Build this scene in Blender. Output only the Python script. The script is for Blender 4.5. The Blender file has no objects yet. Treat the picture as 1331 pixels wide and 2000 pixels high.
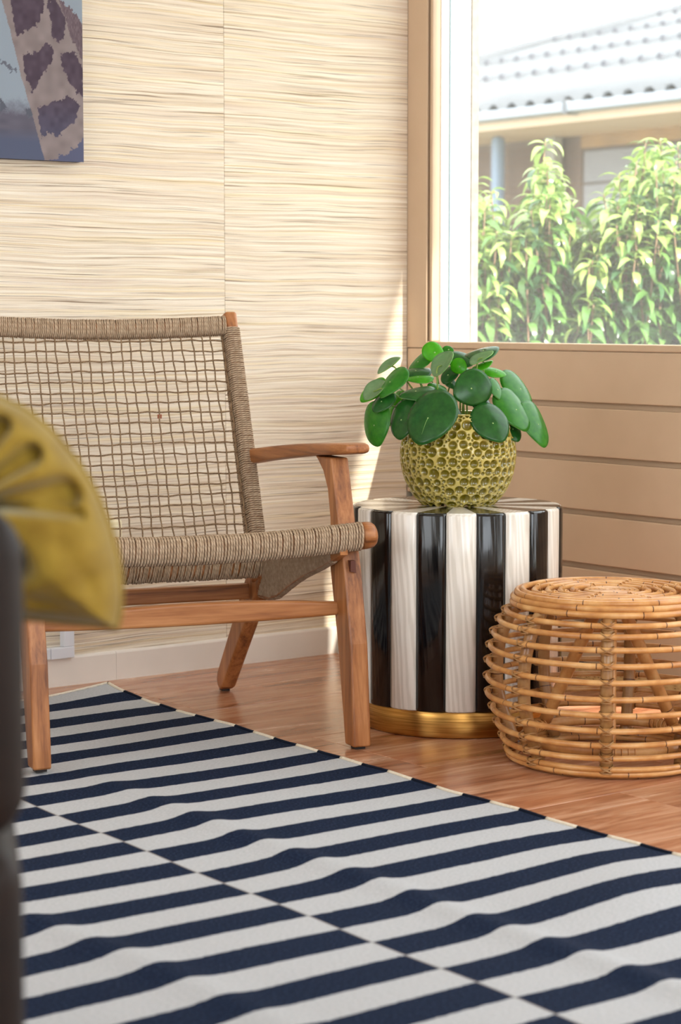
import bpy, bmesh, math, random
import numpy as np
from mathutils import Vector, Matrix

random.seed(7)
S = bpy.context.scene
COL = S.collection
PI = math.pi

# ------------------------------------------------------------------ camera
F_PX = 4150.0
W_PX, H_PX = 1331, 2000
PITCH = math.atan(385 / F_PX)
AZ = math.radians(52.5)
CAM = np.array([-3.5019, -4.2798, 0.86])
DV = np.array([math.cos(AZ), math.sin(AZ), 0.0])
RV = np.array([math.sin(AZ), -math.cos(AZ), 0.0])
ZV = np.array([0, 0, 1.0])
FV = DV * math.cos(PITCH) - ZV * math.sin(PITCH)
UV_ = DV * math.sin(PITCH) + ZV * math.cos(PITCH)

cam_d = bpy.data.cameras.new('camera')
cam = bpy.data.objects.new('camera', cam_d)
COL.objects.link(cam)
cam.location = CAM
m = Matrix((RV, UV_, -FV)).transposed()
cam.rotation_euler = m.to_euler()
cam_d.sensor_fit = 'VERTICAL'
cam_d.sensor_height = 36.0
cam_d.sensor_width = 36.0 * W_PX / H_PX
cam_d.lens = F_PX * 36.0 / H_PX
cam_d.clip_start = 0.05
cam_d.clip_end = 200
cam_d.dof.use_dof = True
cam_d.dof.focus_distance = 4.4
cam_d.dof.aperture_fstop = 5.2
S.camera = cam

# ------------------------------------------------------------------ world, sun, fill lights, exposure
world = bpy.data.worlds.new('sky')
S.world = world
world.use_nodes = True
wn = world.node_tree
wn.nodes['Background'].inputs[0].default_value = (0.93, 0.97, 1.0, 1)
wn.nodes['Background'].inputs[1].default_value = 3.3

SUN_DIR = Vector((0.19, -1.0, 0.60)).normalized()      # towards the sun
sun_d = bpy.data.lights.new('sun', 'SUN')
sun_d.energy = 13.0
sun_d.color = (1.0, 0.93, 0.82)
sun_d.angle = math.radians(0.6)
sun = bpy.data.objects.new('sun', sun_d)
COL.objects.link(sun)
sun.location = (2, -6, 6)
sun.rotation_euler = SUN_DIR.to_track_quat('Z', 'Y').to_euler()


def area(name, loc, target, sx, sy, power, col):
    d = bpy.data.lights.new(name, 'AREA')
    d.shape = 'RECTANGLE'
    d.size, d.size_y = sx, sy
    d.energy = power
    d.color = col
    o = bpy.data.objects.new(name, d)
    COL.objects.link(o)
    o.location = loc
    o.rotation_euler = (Vector(loc) - Vector(target)).to_track_quat('Z', 'Y').to_euler()
    return o


# added fill lamps standing in for daylight of unseen back and far windows (the patio door and the fixed window are lit by the sky itself)
area('back_window_fill', (-2.6, -5.15, 1.5), (-1.6, 0, 0.9), 2.8, 1.6, 30, (0.80, 0.90, 1.0))
area('left_window_fill', (-4.55, -1.9, 1.5), (0, -0.6, 1.0), 1.8, 1.6, 6, (0.92, 0.96, 1.0))

S.view_settings.view_transform = 'Standard'
S.view_settings.look = 'None'
S.view_settings.gamma = 1.0
S.view_settings.use_curve_mapping = False
S.view_settings.exposure = 0.36
S.cycles.max_bounces = 10
S.cycles.transparent_max_bounces = 16
S.cycles.use_denoising = True


# ------------------------------------------------------------------ pixel -> point helpers (1331 x 2000 frame)
def ray(x, y):
    return F_PX * FV + (x - W_PX / 2) * RV - (y - H_PX / 2) * UV_


def at_z(x, y, z=0.0):
    r = ray(x, y)
    return CAM + r * ((z - CAM[2]) / r[2])


def at_y(x, y, Y=0.0):
    r = ray(x, y)
    return CAM + r * ((Y - CAM[1]) / r[1])


def at_x(x, y, X=0.0):
    r = ray(x, y)
    return CAM + r * ((X - CAM[0]) / r[0])


def at_d(x, y, d):
    return CAM + ray(x, y) / F_PX * d


# ------------------------------------------------------------------ object helpers
def lin(c):
    return tuple(((v / 255) / 12.92 if v / 255 <= 0.04045 else ((v / 255 + 0.055) / 1.055) ** 2.4) for v in c) + (1.0,)


def thing(name, label, cat, loc=(0, 0, 0), rz=0.0, group=None):
    o = bpy.data.objects.new(name, None)
    COL.objects.link(o)
    o.empty_display_size = 0.05
    o.location = loc
    o.rotation_euler = (0, 0, rz)
    o['label'] = label
    o['category'] = cat
    if group:
        o['group'] = group
    return o


def tag(o, label, cat, group=None):
    o['label'] = label
    o['category'] = cat
    if group:
        o['group'] = group
    return o


def structure(o, label=None, cat=None):
    o['kind'] = 'structure'
    if label:
        o['label'] = label
    if cat:
        o['category'] = cat
    return o


def mesh_data(name, verts, faces, mats, smooth=True, uvs=None, midx=None):
    me = bpy.data.meshes.new(name)
    me.from_pydata([tuple(v) for v in verts], [], [tuple(f) for f in faces])
    for mt in (mats if isinstance(mats, (list, tuple)) else [mats]):
        me.materials.append(mt)
    if uvs is not None:
        uv = me.uv_layers.new(name='UVMap')
        vi = np.empty(len(me.loops), dtype=np.int32)
        me.loops.foreach_get('vertex_index', vi)
        uv.data.foreach_set('uv', np.asarray(uvs, dtype=np.float32)[vi].ravel())
    if midx is not None:
        me.polygons.foreach_set('material_index', np.asarray(midx, dtype=np.int32))
    if smooth:
        me.polygons.foreach_set('use_smooth', [True] * len(me.polygons))
    me.update()
    return me


def link(name, me, parent=None, loc=(0, 0, 0), rot=(0, 0, 0)):
    o = bpy.data.objects.new(name, me)
    COL.objects.link(o)
    o.parent = parent
    o.location = loc
    o.rotation_euler = rot
    return o


def obj(name, verts, faces, mat, parent=None, smooth=True, uvs=None, midx=None, loc=(0, 0, 0)):
    return link(name, mesh_data(name, verts, faces, mat, smooth, uvs, midx), parent, loc)


def bevel(o, w, seg=2):
    md = o.modifiers.new('bevel', 'BEVEL')
    md.width = w
    md.segments = seg
    md.limit_method = 'ANGLE'
    md.angle_limit = math.radians(35)
    return o


def box_vf(x0, x1, y0, y1, z0, z1):
    v = [(x0, y0, z0), (x1, y0, z0), (x1, y1, z0), (x0, y1, z0), (x0, y0, z1), (x1, y0, z1), (x1, y1, z1), (x0, y1, z1)]
    f = [(0, 3, 2, 1), (4, 5, 6, 7), (0, 1, 5, 4), (1, 2, 6, 5), (2, 3, 7, 6), (3, 0, 4, 7)]
    return v, f


def box(name, b, mat, parent=None, bev=0.0, seg=2):
    v, f = box_vf(*b)
    o = obj(name, v, f, mat, parent, smooth=False)
    if bev:
        bevel(o, bev, seg)
    return o


def prism(name, poly, axis, a0, a1, mat, parent=None, bev=0.0, seg=2):
    """extrude a 2-D polygon: axis 'x' -> poly is (y,z); 'y' -> (x,z); 'z' -> (x,y)"""
    n = len(poly)
    vs = []
    for a in (a0, a1):
        for p in poly:
            vs.append({'x': (a, p[0], p[1]), 'y': (p[0], a, p[1]), 'z': (p[0], p[1], a)}[axis])
    fs = [tuple(range(n))[::-1], tuple(range(n, 2 * n))]
    for i in range(n):
        j = (i + 1) % n
        fs.append((i, j, n + j, n + i))
    o = obj(name, vs, fs, mat, parent, smooth=False)
    bm = bmesh.new()
    bm.from_mesh(o.data)
    bmesh.ops.recalc_face_normals(bm, faces=bm.faces)
    bm.to_mesh(o.data)
    bm.free()
    if bev:
        bevel(o, bev, seg)
    return o


def frames(P, closed=False):
    P = np.asarray(P, float)
    if closed:
        T = np.roll(P, -1, 0) - np.roll(P, 1, 0)
    else:
        T = np.gradient(P, axis=0)
    T /= np.linalg.norm(T, axis=1)[:, None] + 1e-12
    N = np.empty_like(P)
    a = np.array([0, 0, 1.0]) if abs(T[0][2]) < 0.9 else np.array([1.0, 0, 0])
    n = np.cross(np.cross(T[0], a), T[0])
    for i in range(len(P)):
        n = n - T[i] * (n @ T[i])
        n /= np.linalg.norm(n) + 1e-12
        N[i] = n
    B = np.cross(T, N)
    return T, N, B


def tube_vf(P, r, sides=8, closed=False, caps=True):
    P = np.asarray(P, float)
    n = len(P)
    rr = np.full(n, r) if np.isscalar(r) else np.asarray(r, float)
    T, N, B = frames(P, closed)
    a = np.linspace(0, 2 * PI, sides, endpoint=False)
    V = P[:, None, :] + rr[:, None, None] * (np.cos(a)[None, :, None] * N[:, None, :] + np.sin(a)[None, :, None] * B[:, None, :])
    L = np.concatenate([[0], np.cumsum(np.linalg.norm(np.diff(P, axis=0), axis=1))])
    uv = np.stack([np.broadcast_to(a / (2 * PI), (n, sides)), np.broadcast_to(L[:, None], (n, sides))], -1)
    fs = []
    for i in range(n if closed else n - 1):
        k = (i + 1) % n
        for j in range(sides):
            l = (j + 1) % sides
            fs.append((i * sides + j, i * sides + l, k * sides + l, k * sides + j))
    if caps and not closed:
        fs.append(tuple(range(sides))[::-1])
        fs.append(tuple((n - 1) * sides + j for j in range(sides)))
    return V.reshape(-1, 3), fs, uv.reshape(-1, 2)


class Bag:
    def __init__(self):
        self.v, self.f, self.uv, self.n = [], [], [], 0

    def add(self, v, f, uv=None):
        v = np.asarray(v, float)
        self.v.append(v)
        self.f.extend([tuple(i + self.n for i in q) for q in f])
        self.uv.append(np.zeros((len(v), 2)) if uv is None else uv)
        self.n += len(v)
        return self

    def tube(self, P, r, sides=8, closed=False):
        return self.add(*tube_vf(P, r, sides, closed))

    def build(self, name, mat, parent=None, smooth=True):
        return obj(name, np.concatenate(self.v), self.f, mat, parent, smooth, np.concatenate(self.uv))


def tube(name, P, r, mat, parent=None, sides=8, closed=False):
    v, f, uv = tube_vf(P, r, sides, closed)
    return obj(name, v, f, mat, parent, True, uv)


def lathe_vf(prof, seg=64):
    prof = np.asarray(prof, float)
    a = np.linspace(0, 2 * PI, seg, endpoint=False)
    V = np.stack([prof[:, 0, None] * np.cos(a), prof[:, 0, None] * np.sin(a), np.broadcast_to(prof[:, 1, None], (len(prof), seg))], -1)
    fs = []
    for i in range(len(prof) - 1):
        for j in range(seg):
            k = (j + 1) % seg
            fs.append((i * seg + j, i * seg + k, (i + 1) * seg + k, (i + 1) * seg + j))
    return V.reshape(-1, 3), fs


def ring(r, z, n=96, wob=0.0, ph=0.0):
    a = np.linspace(0, 2 * PI, n, endpoint=False)
    rr = r + wob * np.sin(3 * a + ph) + 0.6 * wob * np.sin(5 * a + 2 * ph)
    return np.stack([rr * np.cos(a), rr * np.sin(a), z + 0.7 * wob * np.sin(2 * a + ph)], -1)


def spline(pts, n=24):
    pts = np.asarray(pts, float)
    m_ = len(pts)
    t = np.linspace(0, m_ - 1, n)
    P = np.vstack([2 * pts[0] - pts[1], pts, 2 * pts[-1] - pts[-2]])
    out = []
    for u in t:
        i = min(int(u), m_ - 2)
        f = u - i
        p0, p1, p2, p3 = P[i], P[i + 1], P[i + 2], P[i + 3]
        out.append(0.5 * (2 * p1 + (p2 - p0) * f + (2 * p0 - 5 * p1 + 4 * p2 - p3) * f * f + (3 * p1 - p0 - 3 * p2 + p3) * f ** 3))
    return np.array(out)


# ------------------------------------------------------------------ materials
class M:
    """small wrapper around a node material"""

    def __init__(self, name, rough=0.5, metal=0.0, spec=0.5):
        self.m = bpy.data.materials.new(name)
        self.m.use_nodes = True
        self.t = self.m.node_tree
        self.b = self.t.nodes['Principled BSDF']
        self.b.inputs['Roughness'].default_value = rough
        self.b.inputs['Metallic'].default_value = metal
        self.b.inputs['Specular IOR Level'].default_value = spec

    def n(self, typ, **kw):
        nd = self.t.nodes.new(typ)
        for k, v in kw.items():
            setattr(nd, k, v)
        return nd

    def l(self, a, b):
        self.t.links.new(a, b)

    def color(self, c):
        self.b.inputs['Base Color'].default_value = lin(c)
        return self

    def coord(self, which='Object', scale=(1, 1, 1), rnd=False):
        tc = self.n('ShaderNodeTexCoord')
        mp = self.n('ShaderNodeMapping')
        mp.inputs['Scale'].default_value = scale
        src = tc.outputs[which]
        if rnd:
            oi = self.n('ShaderNodeObjectInfo')
            ad = self.n('ShaderNodeVectorMath', operation='MULTIPLY_ADD')
            cmb = self.n('ShaderNodeCombineXYZ')
            for i in range(3):
                self.l(oi.outputs['Random'], cmb.inputs[i])
            ad.inputs[1].default_value = (37.0, 53.0, 71.0)
            self.l(cmb.outputs[0], ad.inputs[0])
            self.l(src, ad.inputs[2])
            src = ad.outputs[0]
        self.l(src, mp.inputs['Vector'])
        return mp.outputs[0]

    def noise(self, vec, scale=5, detail=4, rough=0.55, dist=0.0):
        nd = self.n('ShaderNodeTexNoise')
        nd.inputs['Scale'].default_value = scale
        nd.inputs['Detail'].default_value = detail
        nd.inputs['Roughness'].default_value = rough
        nd.inputs['Distortion'].default_value = dist
        if vec is not None:
            self.l(vec, nd.inputs['Vector'])
        return nd.outputs['Fac']

    def ramp(self, fac, stops):
        nd = self.n('ShaderNodeValToRGB')
        e = nd.color_ramp.elements
        while len(e) < len(stops):
            e.new(0.5)
        for el, (p, c) in zip(e, stops):
            el.position = p
            el.color = lin(c) if len(c) == 3 else c
        self.l(fac, nd.inputs[0])
        return nd.outputs[0]

    def mix(self, a, b, fac, mode='MIX'):
        nd = self.n('ShaderNodeMix', data_type='RGBA', blend_type=mode)
        for s, v in ((6, a), (7, b)):
            if hasattr(v, 'is_linked'):
                self.l(v, nd.inputs[s])
            else:
                nd.inputs[s].default_value = lin(v)
        if hasattr(fac, 'is_linked'):
            self.l(fac, nd.inputs[0])
        else:
            nd.inputs[0].default_value = fac
        return nd.outputs[2]

    def math(self, op, a, b=None, clamp=False):
        nd = self.n('ShaderNodeMath', operation=op, use_clamp=clamp)
        for i, v in enumerate((a, b)):
            if v is None:
                continue
            if hasattr(v, 'is_linked'):
                self.l(v, nd.inputs[i])
            else:
                nd.inputs[i].default_value = v
        return nd.outputs[0]

    def base(self, sock):
        self.l(sock, self.b.inputs['Base Color'])
        return self

    def bump(self, h, strength=0.3, dist=0.002):
        nd = self.n('ShaderNodeBump')
        nd.inputs['Strength'].default_value = strength
        nd.inputs['Distance'].default_value = dist
        self.l(h, nd.inputs['Height'])
        self.l(nd.outputs[0], self.b.inputs['Normal'])
        return self

    def random(self):
        return self.n('ShaderNodeObjectInfo').outputs['Random']


def mat_wood(name, axis, c0, c1, c2, rough=0.42, grain=1.0, rnd=True):
    w = M(name, rough)
    sc = {'x': (2.2, 42, 42), 'y': (42, 2.2, 42), 'z': (42, 42, 2.2)}[axis]
    v = w.coord('Object', sc, rnd)
    f1 = w.noise(v, 1.0 * grain, 5, 0.6, 0.6)
    f2 = w.noise(v, 4.5 * grain, 3, 0.6, 0.2)
    f = w.math('ADD', w.math('MULTIPLY', f1, 0.72), w.math('MULTIPLY', f2, 0.28))
    w.base(w.ramp(f, [(0.33, c0), (0.5, c1), (0.66, c2)]))
    w.bump(f2, 0.12, 0.0006)
    return w.m


TEAK = [(100, 54, 24), (158, 98, 52), (186, 126, 76)]
M_teak_x = mat_wood('teak_along_x', 'x', *TEAK)
M_teak_y = mat_wood('teak_along_y', 'y', *TEAK)
M_teak_z = mat_wood('teak_along_z', 'z', *TEAK)


def mat_grasscloth():
    g = M('grasscloth', 0.85, 0, 0.2)
    v0 = g.coord('Object', (1, 1, 1), True)
    # slow waviness of the strands
    wob = g.noise(g.coord('Object', (2.6, 1, 5.0), True), 1.0, 2, 0.5)
    sep = g.n('ShaderNodeSeparateXYZ')
    g.l(v0, sep.inputs[0])
    z = g.math('ADD', sep.outputs[2], g.math('MULTIPLY', wob, 0.022))

    def strands(sx, sz, detail):
        cmb = g.n('ShaderNodeCombineXYZ')
        g.l(g.math('MULTIPLY', sep.outputs[0], sx), cmb.inputs[0])
        g.l(g.math('MULTIPLY', z, sz), cmb.inputs[2])
        return g.noise(cmb.outputs[0], 1.0, detail, 0.6)
    fine = strands(2.0, 430, 3)
    mid = strands(1.5, 190, 3)
    dark = strands(2.4, 260, 3)
    broad = strands(1.6, 30, 2)
    yel = strands(1.1, 150, 2)
    c = g.ramp(mid, [(0.30, (202, 180, 154)), (0.45, (228, 212, 190)), (0.62, (244, 234, 218))])
    c = g.mix(c, (238, 216, 162), g.ramp(yel, [(0.53, (0, 0, 0)), (0.68, (180, 180, 180))]))
    c = g.mix(c, (206, 184, 170), g.ramp(broad, [(0.55, (0, 0, 0)), (0.74, (190, 190, 190))]))
    c = g.mix(c, (104, 76, 56), g.ramp(dark, [(0.57, (0, 0, 0)), (0.67, (235, 235, 235))]))
    c = g.mix(c, (150, 116, 86), g.ramp(fine, [(0.30, (240, 240, 240)), (0.43, (0, 0, 0))]))
    # thin vertical warp threads
    wave = g.n('ShaderNodeTexWave', wave_type='BANDS', bands_direction='X')
    wave.inputs['Scale'].default_value = 75
    g.l(v0, wave.inputs['Vector'])
    c = g.mix(c, (214, 194, 156), g.math('MULTIPLY', wave.outputs['Fac'], 0.13))
    g.base(c)
    h = g.math('ADD', g.math('MULTIPLY', fine, 0.6), g.math('MULTIPLY', mid, 0.5))
    g.bump(h, 0.8, 0.004)
    return g.m


def mat_floor():
    g = M('vinyl_plank', 0.36, 0, 0.5)
    v = g.coord('Object', (1.6, 14, 14), True)
    f1 = g.noise(v, 1.6, 6, 0.62, 0.8)
    f2 = g.noise(g.coord('Object', (5, 60, 60), True), 2.2, 4, 0.6)
    f3 = g.noise(g.coord('Object', (3, 5, 5), True), 1.3, 3, 0.5)
    c = g.ramp(f1, [(0.30, (122, 74, 50)), (0.44, (172, 116, 84)), (0.58, (198, 148, 116)), (0.74, (220, 182, 156))])
    c = g.mix(c, (112, 66, 42), g.ramp(f2, [(0.53, (0, 0, 0)), (0.75, (185, 185, 185))]))
    c = g.mix(c, (176, 104, 62), g.ramp(f3, [(0.45, (0, 0, 0)), (0.68, (165, 165, 165))]))
    r = g.random()
    hs = g.n('ShaderNodeHueSaturation')
    g.l(g.math('ADD', g.math('MULTIPLY', r, 0.16), 0.90), hs.inputs['Value'])
    g.l(c, hs.inputs['Color'])
    g.base(hs.outputs[0])
    g.l(g.math('ADD', g.math('MULTIPLY', f1, 0.22), 0.13), g.b.inputs['Roughness'])
    g.bump(f2, 0.12, 0.0012)
    return g.m


def mat_paint(name, c, rough=0.5, var=6):
    g = M(name, rough, 0, 0.4)
    f = g.noise(g.coord('Object', (1, 1, 1), True), 7, 3)
    g.base(g.ramp(f, [(0.3, tuple(max(0, q - var) for q in c)), (0.7, c)]))
    g.bump(g.noise(g.coord('Object', (1, 1, 1)), 160, 2), 0.05, 0.0005)
    return g.m


def mat_rope(name, c0, c1, strands=600):
    g = M(name, 0.85, 0, 0.15)
    sep = g.n('ShaderNodeSeparateXYZ')
    g.l(g.coord('UV'), sep.inputs[0])
    t = g.math('FRACT', g.math('ADD', g.math('MULTIPLY', sep.outputs[0], 2.0), g.math('MULTIPLY', sep.outputs[1], strands / 6.0)))
    tri = g.math('ABSOLUTE', g.math('SUBTRACT', t, 0.5))
    n_ = g.noise(g.coord('Object', (1, 1, 1)), 90, 3)
    c = g.ramp(n_, [(0.3, c0), (0.7, c1)])
    c = g.mix(c, tuple(int(q * 0.62) for q in c0), g.ramp(tri, [(0.30, (0, 0, 0)), (0.5, (220, 220, 220))]))
    g.base(c)
    g.bump(tri, 0.5, -0.002)
    return g.m


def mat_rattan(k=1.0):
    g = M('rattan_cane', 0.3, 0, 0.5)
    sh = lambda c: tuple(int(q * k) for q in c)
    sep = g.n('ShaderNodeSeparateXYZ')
    g.l(g.coord('UV'), sep.inputs[0])
    oi = g.random()
    # nodes of the cane: dark hair-thin rings every 13 cm, offset per cane
    t = g.math('FRACT', g.math('ADD', g.math('MULTIPLY', sep.outputs[1], 7.1), g.math('MULTIPLY', oi, 9.0)))
    node = g.math('LESS_THAN', t, 0.014)
    f = g.noise(g.coord('Object', (1, 1, 1), True), 22, 4)
    c = g.ramp(f, [(0.25, sh((172, 110, 56))), (0.5, sh((206, 148, 86))), (0.75, sh((228, 180, 120)))])
    fine = g.noise(g.coord('UV', (40, 9, 1)), 2.0, 3)
    c = g.mix(c, (168, 108, 56), g.ramp(fine, [(0.58, (0, 0, 0)), (0.75, (160, 160, 160))]))
    c = g.mix(c, (84, 44, 20), node)
    g.base(c)
    g.bump(fine, 0.08, 0.0006)
    return g.m


M_grass = mat_grasscloth()
M_floor = mat_floor()
M_board = mat_paint('beige_board_paint', (208, 181, 152), 0.42)
M_cream = mat_paint('cream_skirting_paint', (236, 228, 218), 0.4)
M_white = mat_paint('white_paint', (240, 240, 238), 0.4, 4)
M_trunk = mat_paint('white_plastic', (226, 228, 234), 0.35, 3)
M_ceil = mat_paint('ceiling_paint', (240, 238, 232), 0.7, 3)
M_rope = mat_rope('paper_rope', (164, 138, 112), (196, 172, 146))
M_cord = mat_rope('paper_cord', (122, 96, 70), (160, 132, 102), 900)
M_rattan = mat_rattan()


def mat_simple(name, c, rough=0.5, metal=0.0, spec=0.5, noise=None):
    g = M(name, rough, metal, spec)
    if noise:
        f = g.noise(g.coord('Object', (1, 1, 1)), noise[0], 4)
        g.base(g.ramp(f, [(0.3, c), (0.7, noise[1])]))
        g.bump(f, 0.15, 0.001)
    else:
        g.color(c)
    return g.m


# ================================================================== ROOM
floor = structure(box('floor', (-4.75, 0.02, -5.4, 0.02, -0.12, -0.004), mat_simple('floor_screed', (70, 45, 32), 0.8)))
PW = 0.3717                                   # plank width; joints read off the photo at y = -0.4727, -0.845?, ...
rows = []
yj = -0.101
while yj > -5.4:
    rows.append((yj - 0.3717 / 1, yj))
    yj -= 0.3717
rows = [(-0.101, -0.002)] + rows
plank_lens = [1.22]
k = 0
ends = {0: -0.30, 1: -0.955, 2: -0.42, 3: -0.939, 4: -0.55, 5: -0.80}
for ri, (y0, y1) in enumerate(rows):
    y0 = max(y0, -5.38)
    if y1 - y0 < 0.02:
        continue
    xj = ends.get(ri, -0.3 - 0.43 * (ri % 3))
    xs = [0.0, xj]
    while xs[-1] > -4.7:
        xs.append(max(xs[-1] - 1.22, -4.74))
    for i in range(len(xs) - 1):
        if xs[i] - xs[i + 1] < 0.01:
            continue
        gp = 0.0006
        b = box('plank', (xs[i + 1] + gp, xs[i] - gp, y0 + gp, y1 - gp, -0.0045, 0.0), M_floor, floor, 0.0009, 1)

# left wall: plaster body with grasscloth strips hung on it
wall_l = structure(box('wall_left', (-4.75, 0.1275, 0.0045, 0.15, -0.12, 2.55), mat_paint('plaster', (200, 190, 170), 0.8)))
xr = 0.0
xe = [0.0, -0.571, -1.481, -2.391, -3.301, -4.211, -4.74]
for a, b_ in zip(xe[:-1], xe[1:]):
    bx_ = box('wallpaper_strip', (b_ + 0.0004, a - 0.0004, 0.0, 0.0042, 0.0, 2.5), M_grass, wall_l, 0.0006, 1)

bl = structure(thing('baseboard_left', 'cream painted skirting along the foot of the grasscloth wall', 'skirting'))
prof = [(-0.012, 0.0), (0.0, 0.0), (0.0, 0.0685), (-0.007, 0.0685), (-0.0105, 0.067), (-0.012, 0.063)]
for a, b_ in ((0.0, -0.8955), (-0.8963, -3.0), (-3.0008, -4.7)):
    prism('skirting_length', prof, 'x', b_, a, M_cream, bl)

# right wall: recessed backing, five beige boards with grooves, window above
wall_r = structure(thing('wall_right', 'beige wall of wide horizontal boards under the window', 'wall'))
WY0, WY1 = -0.09, -1.80          # window opening along y
SILL = 0.776
box('backing', (0.019, 0.145, -1.80, 0.0, -0.12, 0.76), M_board, wall_r)
for y0, y1, z0, z1 in ((-5.4, -4.75, -0.12, 2.55), (-4.75, -1.8, 2.25, 2.55), (-1.8, 0.0, 2.15, 2.55), (-5.4, -1.8, -0.12, 0.006)):
    box('wall_section', (0.0, 0.145, y0, y1, z0, z1), M_board, wall_r)
for zt in (0.642, 0.515, 0.388, 0.261, 0.134):
    box('board', (0.0, 0.0195, -1.80, -0.001, zt - 0.1135, zt), M_board, wall_r, 0.0022, 2)
box('board', (0.0, 0.0195, -1.80, -0.001, 0.6555, 0.7745), M_board, wall_r, 0.0022, 2)
cork = M('cork', 0.8)
cv = cork.coord('Object', (1, 1, 1))
vor = cork.n('ShaderNodeTexVoronoi')
vor.inputs['Scale'].default_value = 55
cork.l(cork.coord('Object', (1, 1.0, 2.5)), vor.inputs['Vector'])
cork.base(cork.ramp(vor.outputs['Distance'], [(0.06, (84, 52, 26)), (0.16, (206, 166, 108)), (0.6, (226, 192, 134))]))
br = structure(box('baseboard_right', (-0.013, -0.0005, -1.79, -0.013, 0.0, 0.034), cork.m, None, 0.002),
               'low speckled tan skirting at the foot of the boarded wall', 'skirting')
cable = tube('floor_cable', spline([(-0.02, -0.35, 0.0395), (-0.016, -0.7, 0.0385), (-0.012, -0.95, 0.0385), (-0.014, -1.2, 0.0385), (-0.02, -1.6, 0.0385)], 40), 0.0045,
             mat_simple('black_rubber', (22, 22, 24), 0.5), None, 8)
tag(cable, 'black cable lying on the skirting behind the rattan stool', 'cable')

# window
M_glass = bpy.data.materials.new('window_glass')
M_glass.use_nodes = True
nt = M_glass.node_tree
nt.nodes.remove(nt.nodes['Principled BSDF'])
fr_, tr_, gl_, mx_ = (nt.nodes.new(t) for t in ('ShaderNodeFresnel', 'ShaderNodeBsdfTransparent', 'ShaderNodeBsdfGlossy', 'ShaderNodeMixShader'))
geo_ = nt.nodes.new('ShaderNodeNewGeometry')
ior_ = nt.nodes.new('ShaderNodeMapRange')          # keep the same reflectance on both faces of the thin pane
ior_.inputs['To Min'].default_value = 1.45
ior_.inputs['To Max'].default_value = 1 / 1.45
nt.links.new(geo_.outputs['Backfacing'], ior_.inputs['Value'])
nt.links.new(ior_.outputs[0], fr_.inputs[0])
gl_.inputs['Roughness'].default_value = 0.0
tr_.inputs[0].default_value = (0.97, 0.985, 0.98, 1)
nt.links.new(fr_.outputs[0], mx_.inputs[0])
nt.links.new(tr_.outputs[0], mx_.inputs[1])
nt.links.new(gl_.outputs[0], mx_.inputs[2])
veil_, mx2_ = nt.nodes.new('ShaderNodeBsdfTranslucent'), nt.nodes.new('ShaderNodeMixShader')   # pale veil added to imitate hazy glare
veil_.inputs[0].default_value = (0.9, 0.9, 0.9, 1)
mx2_.inputs[0].default_value = 0.03
nt.links.new(mx_.outputs[0], mx2_.inputs[1])
nt.links.new(veil_.outputs[0], mx2_.inputs[2])
nt.links.new(mx2_.outputs[0], nt.nodes['Material Output'].inputs[0])

win = structure(thing('window_1', 'large fixed window with beige inner frame and white outer jamb', 'window'))
TOP = 2.15
# inner frame: post, lower rail, head, far post
box('frame_post', (-0.001, 0.06, -0.0785, -0.0, SILL, TOP), M_board, win, 0.0018)
box('frame_post', (0.0, 0.06, WY1, WY1 + 0.03, SILL, TOP), M_board, win, 0.0018)
box('frame_head', (0.0, 0.06, WY1 + 0.03, -0.0785, TOP - 0.08, TOP), M_board, win, 0.0018)
# glazing beads and a dark strip painting the shadow in the gap to the frame
box('glazing_bead', (0.004, 0.03, -0.0945, -0.0835, SILL + 0.017, TOP - 0.08), M_board, win, 0.0025)
box('glazing_bead', (-0.003, 0.03, WY1 + 0.03, -0.0795, SILL - 0.0005, SILL + 0.0165), M_board, win, 0.0035, 3)
box('frame_rail', (0.0035, 0.06, -0.0845, -0.079, SILL, TOP - 0.08), mat_simple('painted_gap_shadow', (120, 98, 76), 0.6), win)
box('outer_jamb', (0.031, 0.056, -0.098, -0.079, SILL + 0.002, TOP - 0.08), M_white, win, 0.0015)
box('glass_seal', (0.0565, 0.0635, -0.0995, -0.079, SILL + 0.002, TOP - 0.08), mat_simple('grey_rubber_seal', (120, 136, 142), 0.6), win)
box('outer_jamb', (0.064, 0.127, -0.1, -0.079, SILL - 0.05, TOP), M_white, win, 0.002)
box('pane', (0.058, 0.062, WY1 + 0.02, -0.0996, SILL + 0.004, TOP - 0.075), M_glass, win)
box('outer_sill', (0.031, 0.16, WY1 + 0.02, -0.0999, SILL - 0.05, SILL + 0.002), M_white, win, 0.003)
plaster_o = mat_simple('outer_render', (112, 104, 98), 0.9, 0, 0.2, (60, (140, 130, 122)))
edge = structure(box('trim_1', (0.128, 0.151, -0.104, 0.15, -0.12, 2.55), plaster_o), 'rough grey render edge outside the window jamb', 'trim')

# glazed patio door beyond the frame
door = structure(thing('door_1', 'sliding glazed patio door with beige frame beyond the boarded wall', 'door'))
for y0, y1 in ((-1.86, -1.80), (-3.31, -3.24), (-4.75, -4.69)):
    box('frame_post', (0.02, 0.08, y0, y1, 0.006, 2.25), M_board, door, 0.003)
for y0, y1 in ((-3.24, -1.86), (-4.69, -3.31)):
    box('frame_rail', (0.02, 0.08, y0, y1, 0.006, 0.075), M_board, door, 0.003)
    box('frame_rail', (0.02, 0.08, y0, y1, 2.17, 2.25), M_board, door, 0.003)
    if y0 < -3.3:                            # nearer bay left unglazed so the sun through it stays bright
        box('pane', (0.048, 0.052, y0, y1, 0.075, 2.17), M_glass, door)

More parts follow.
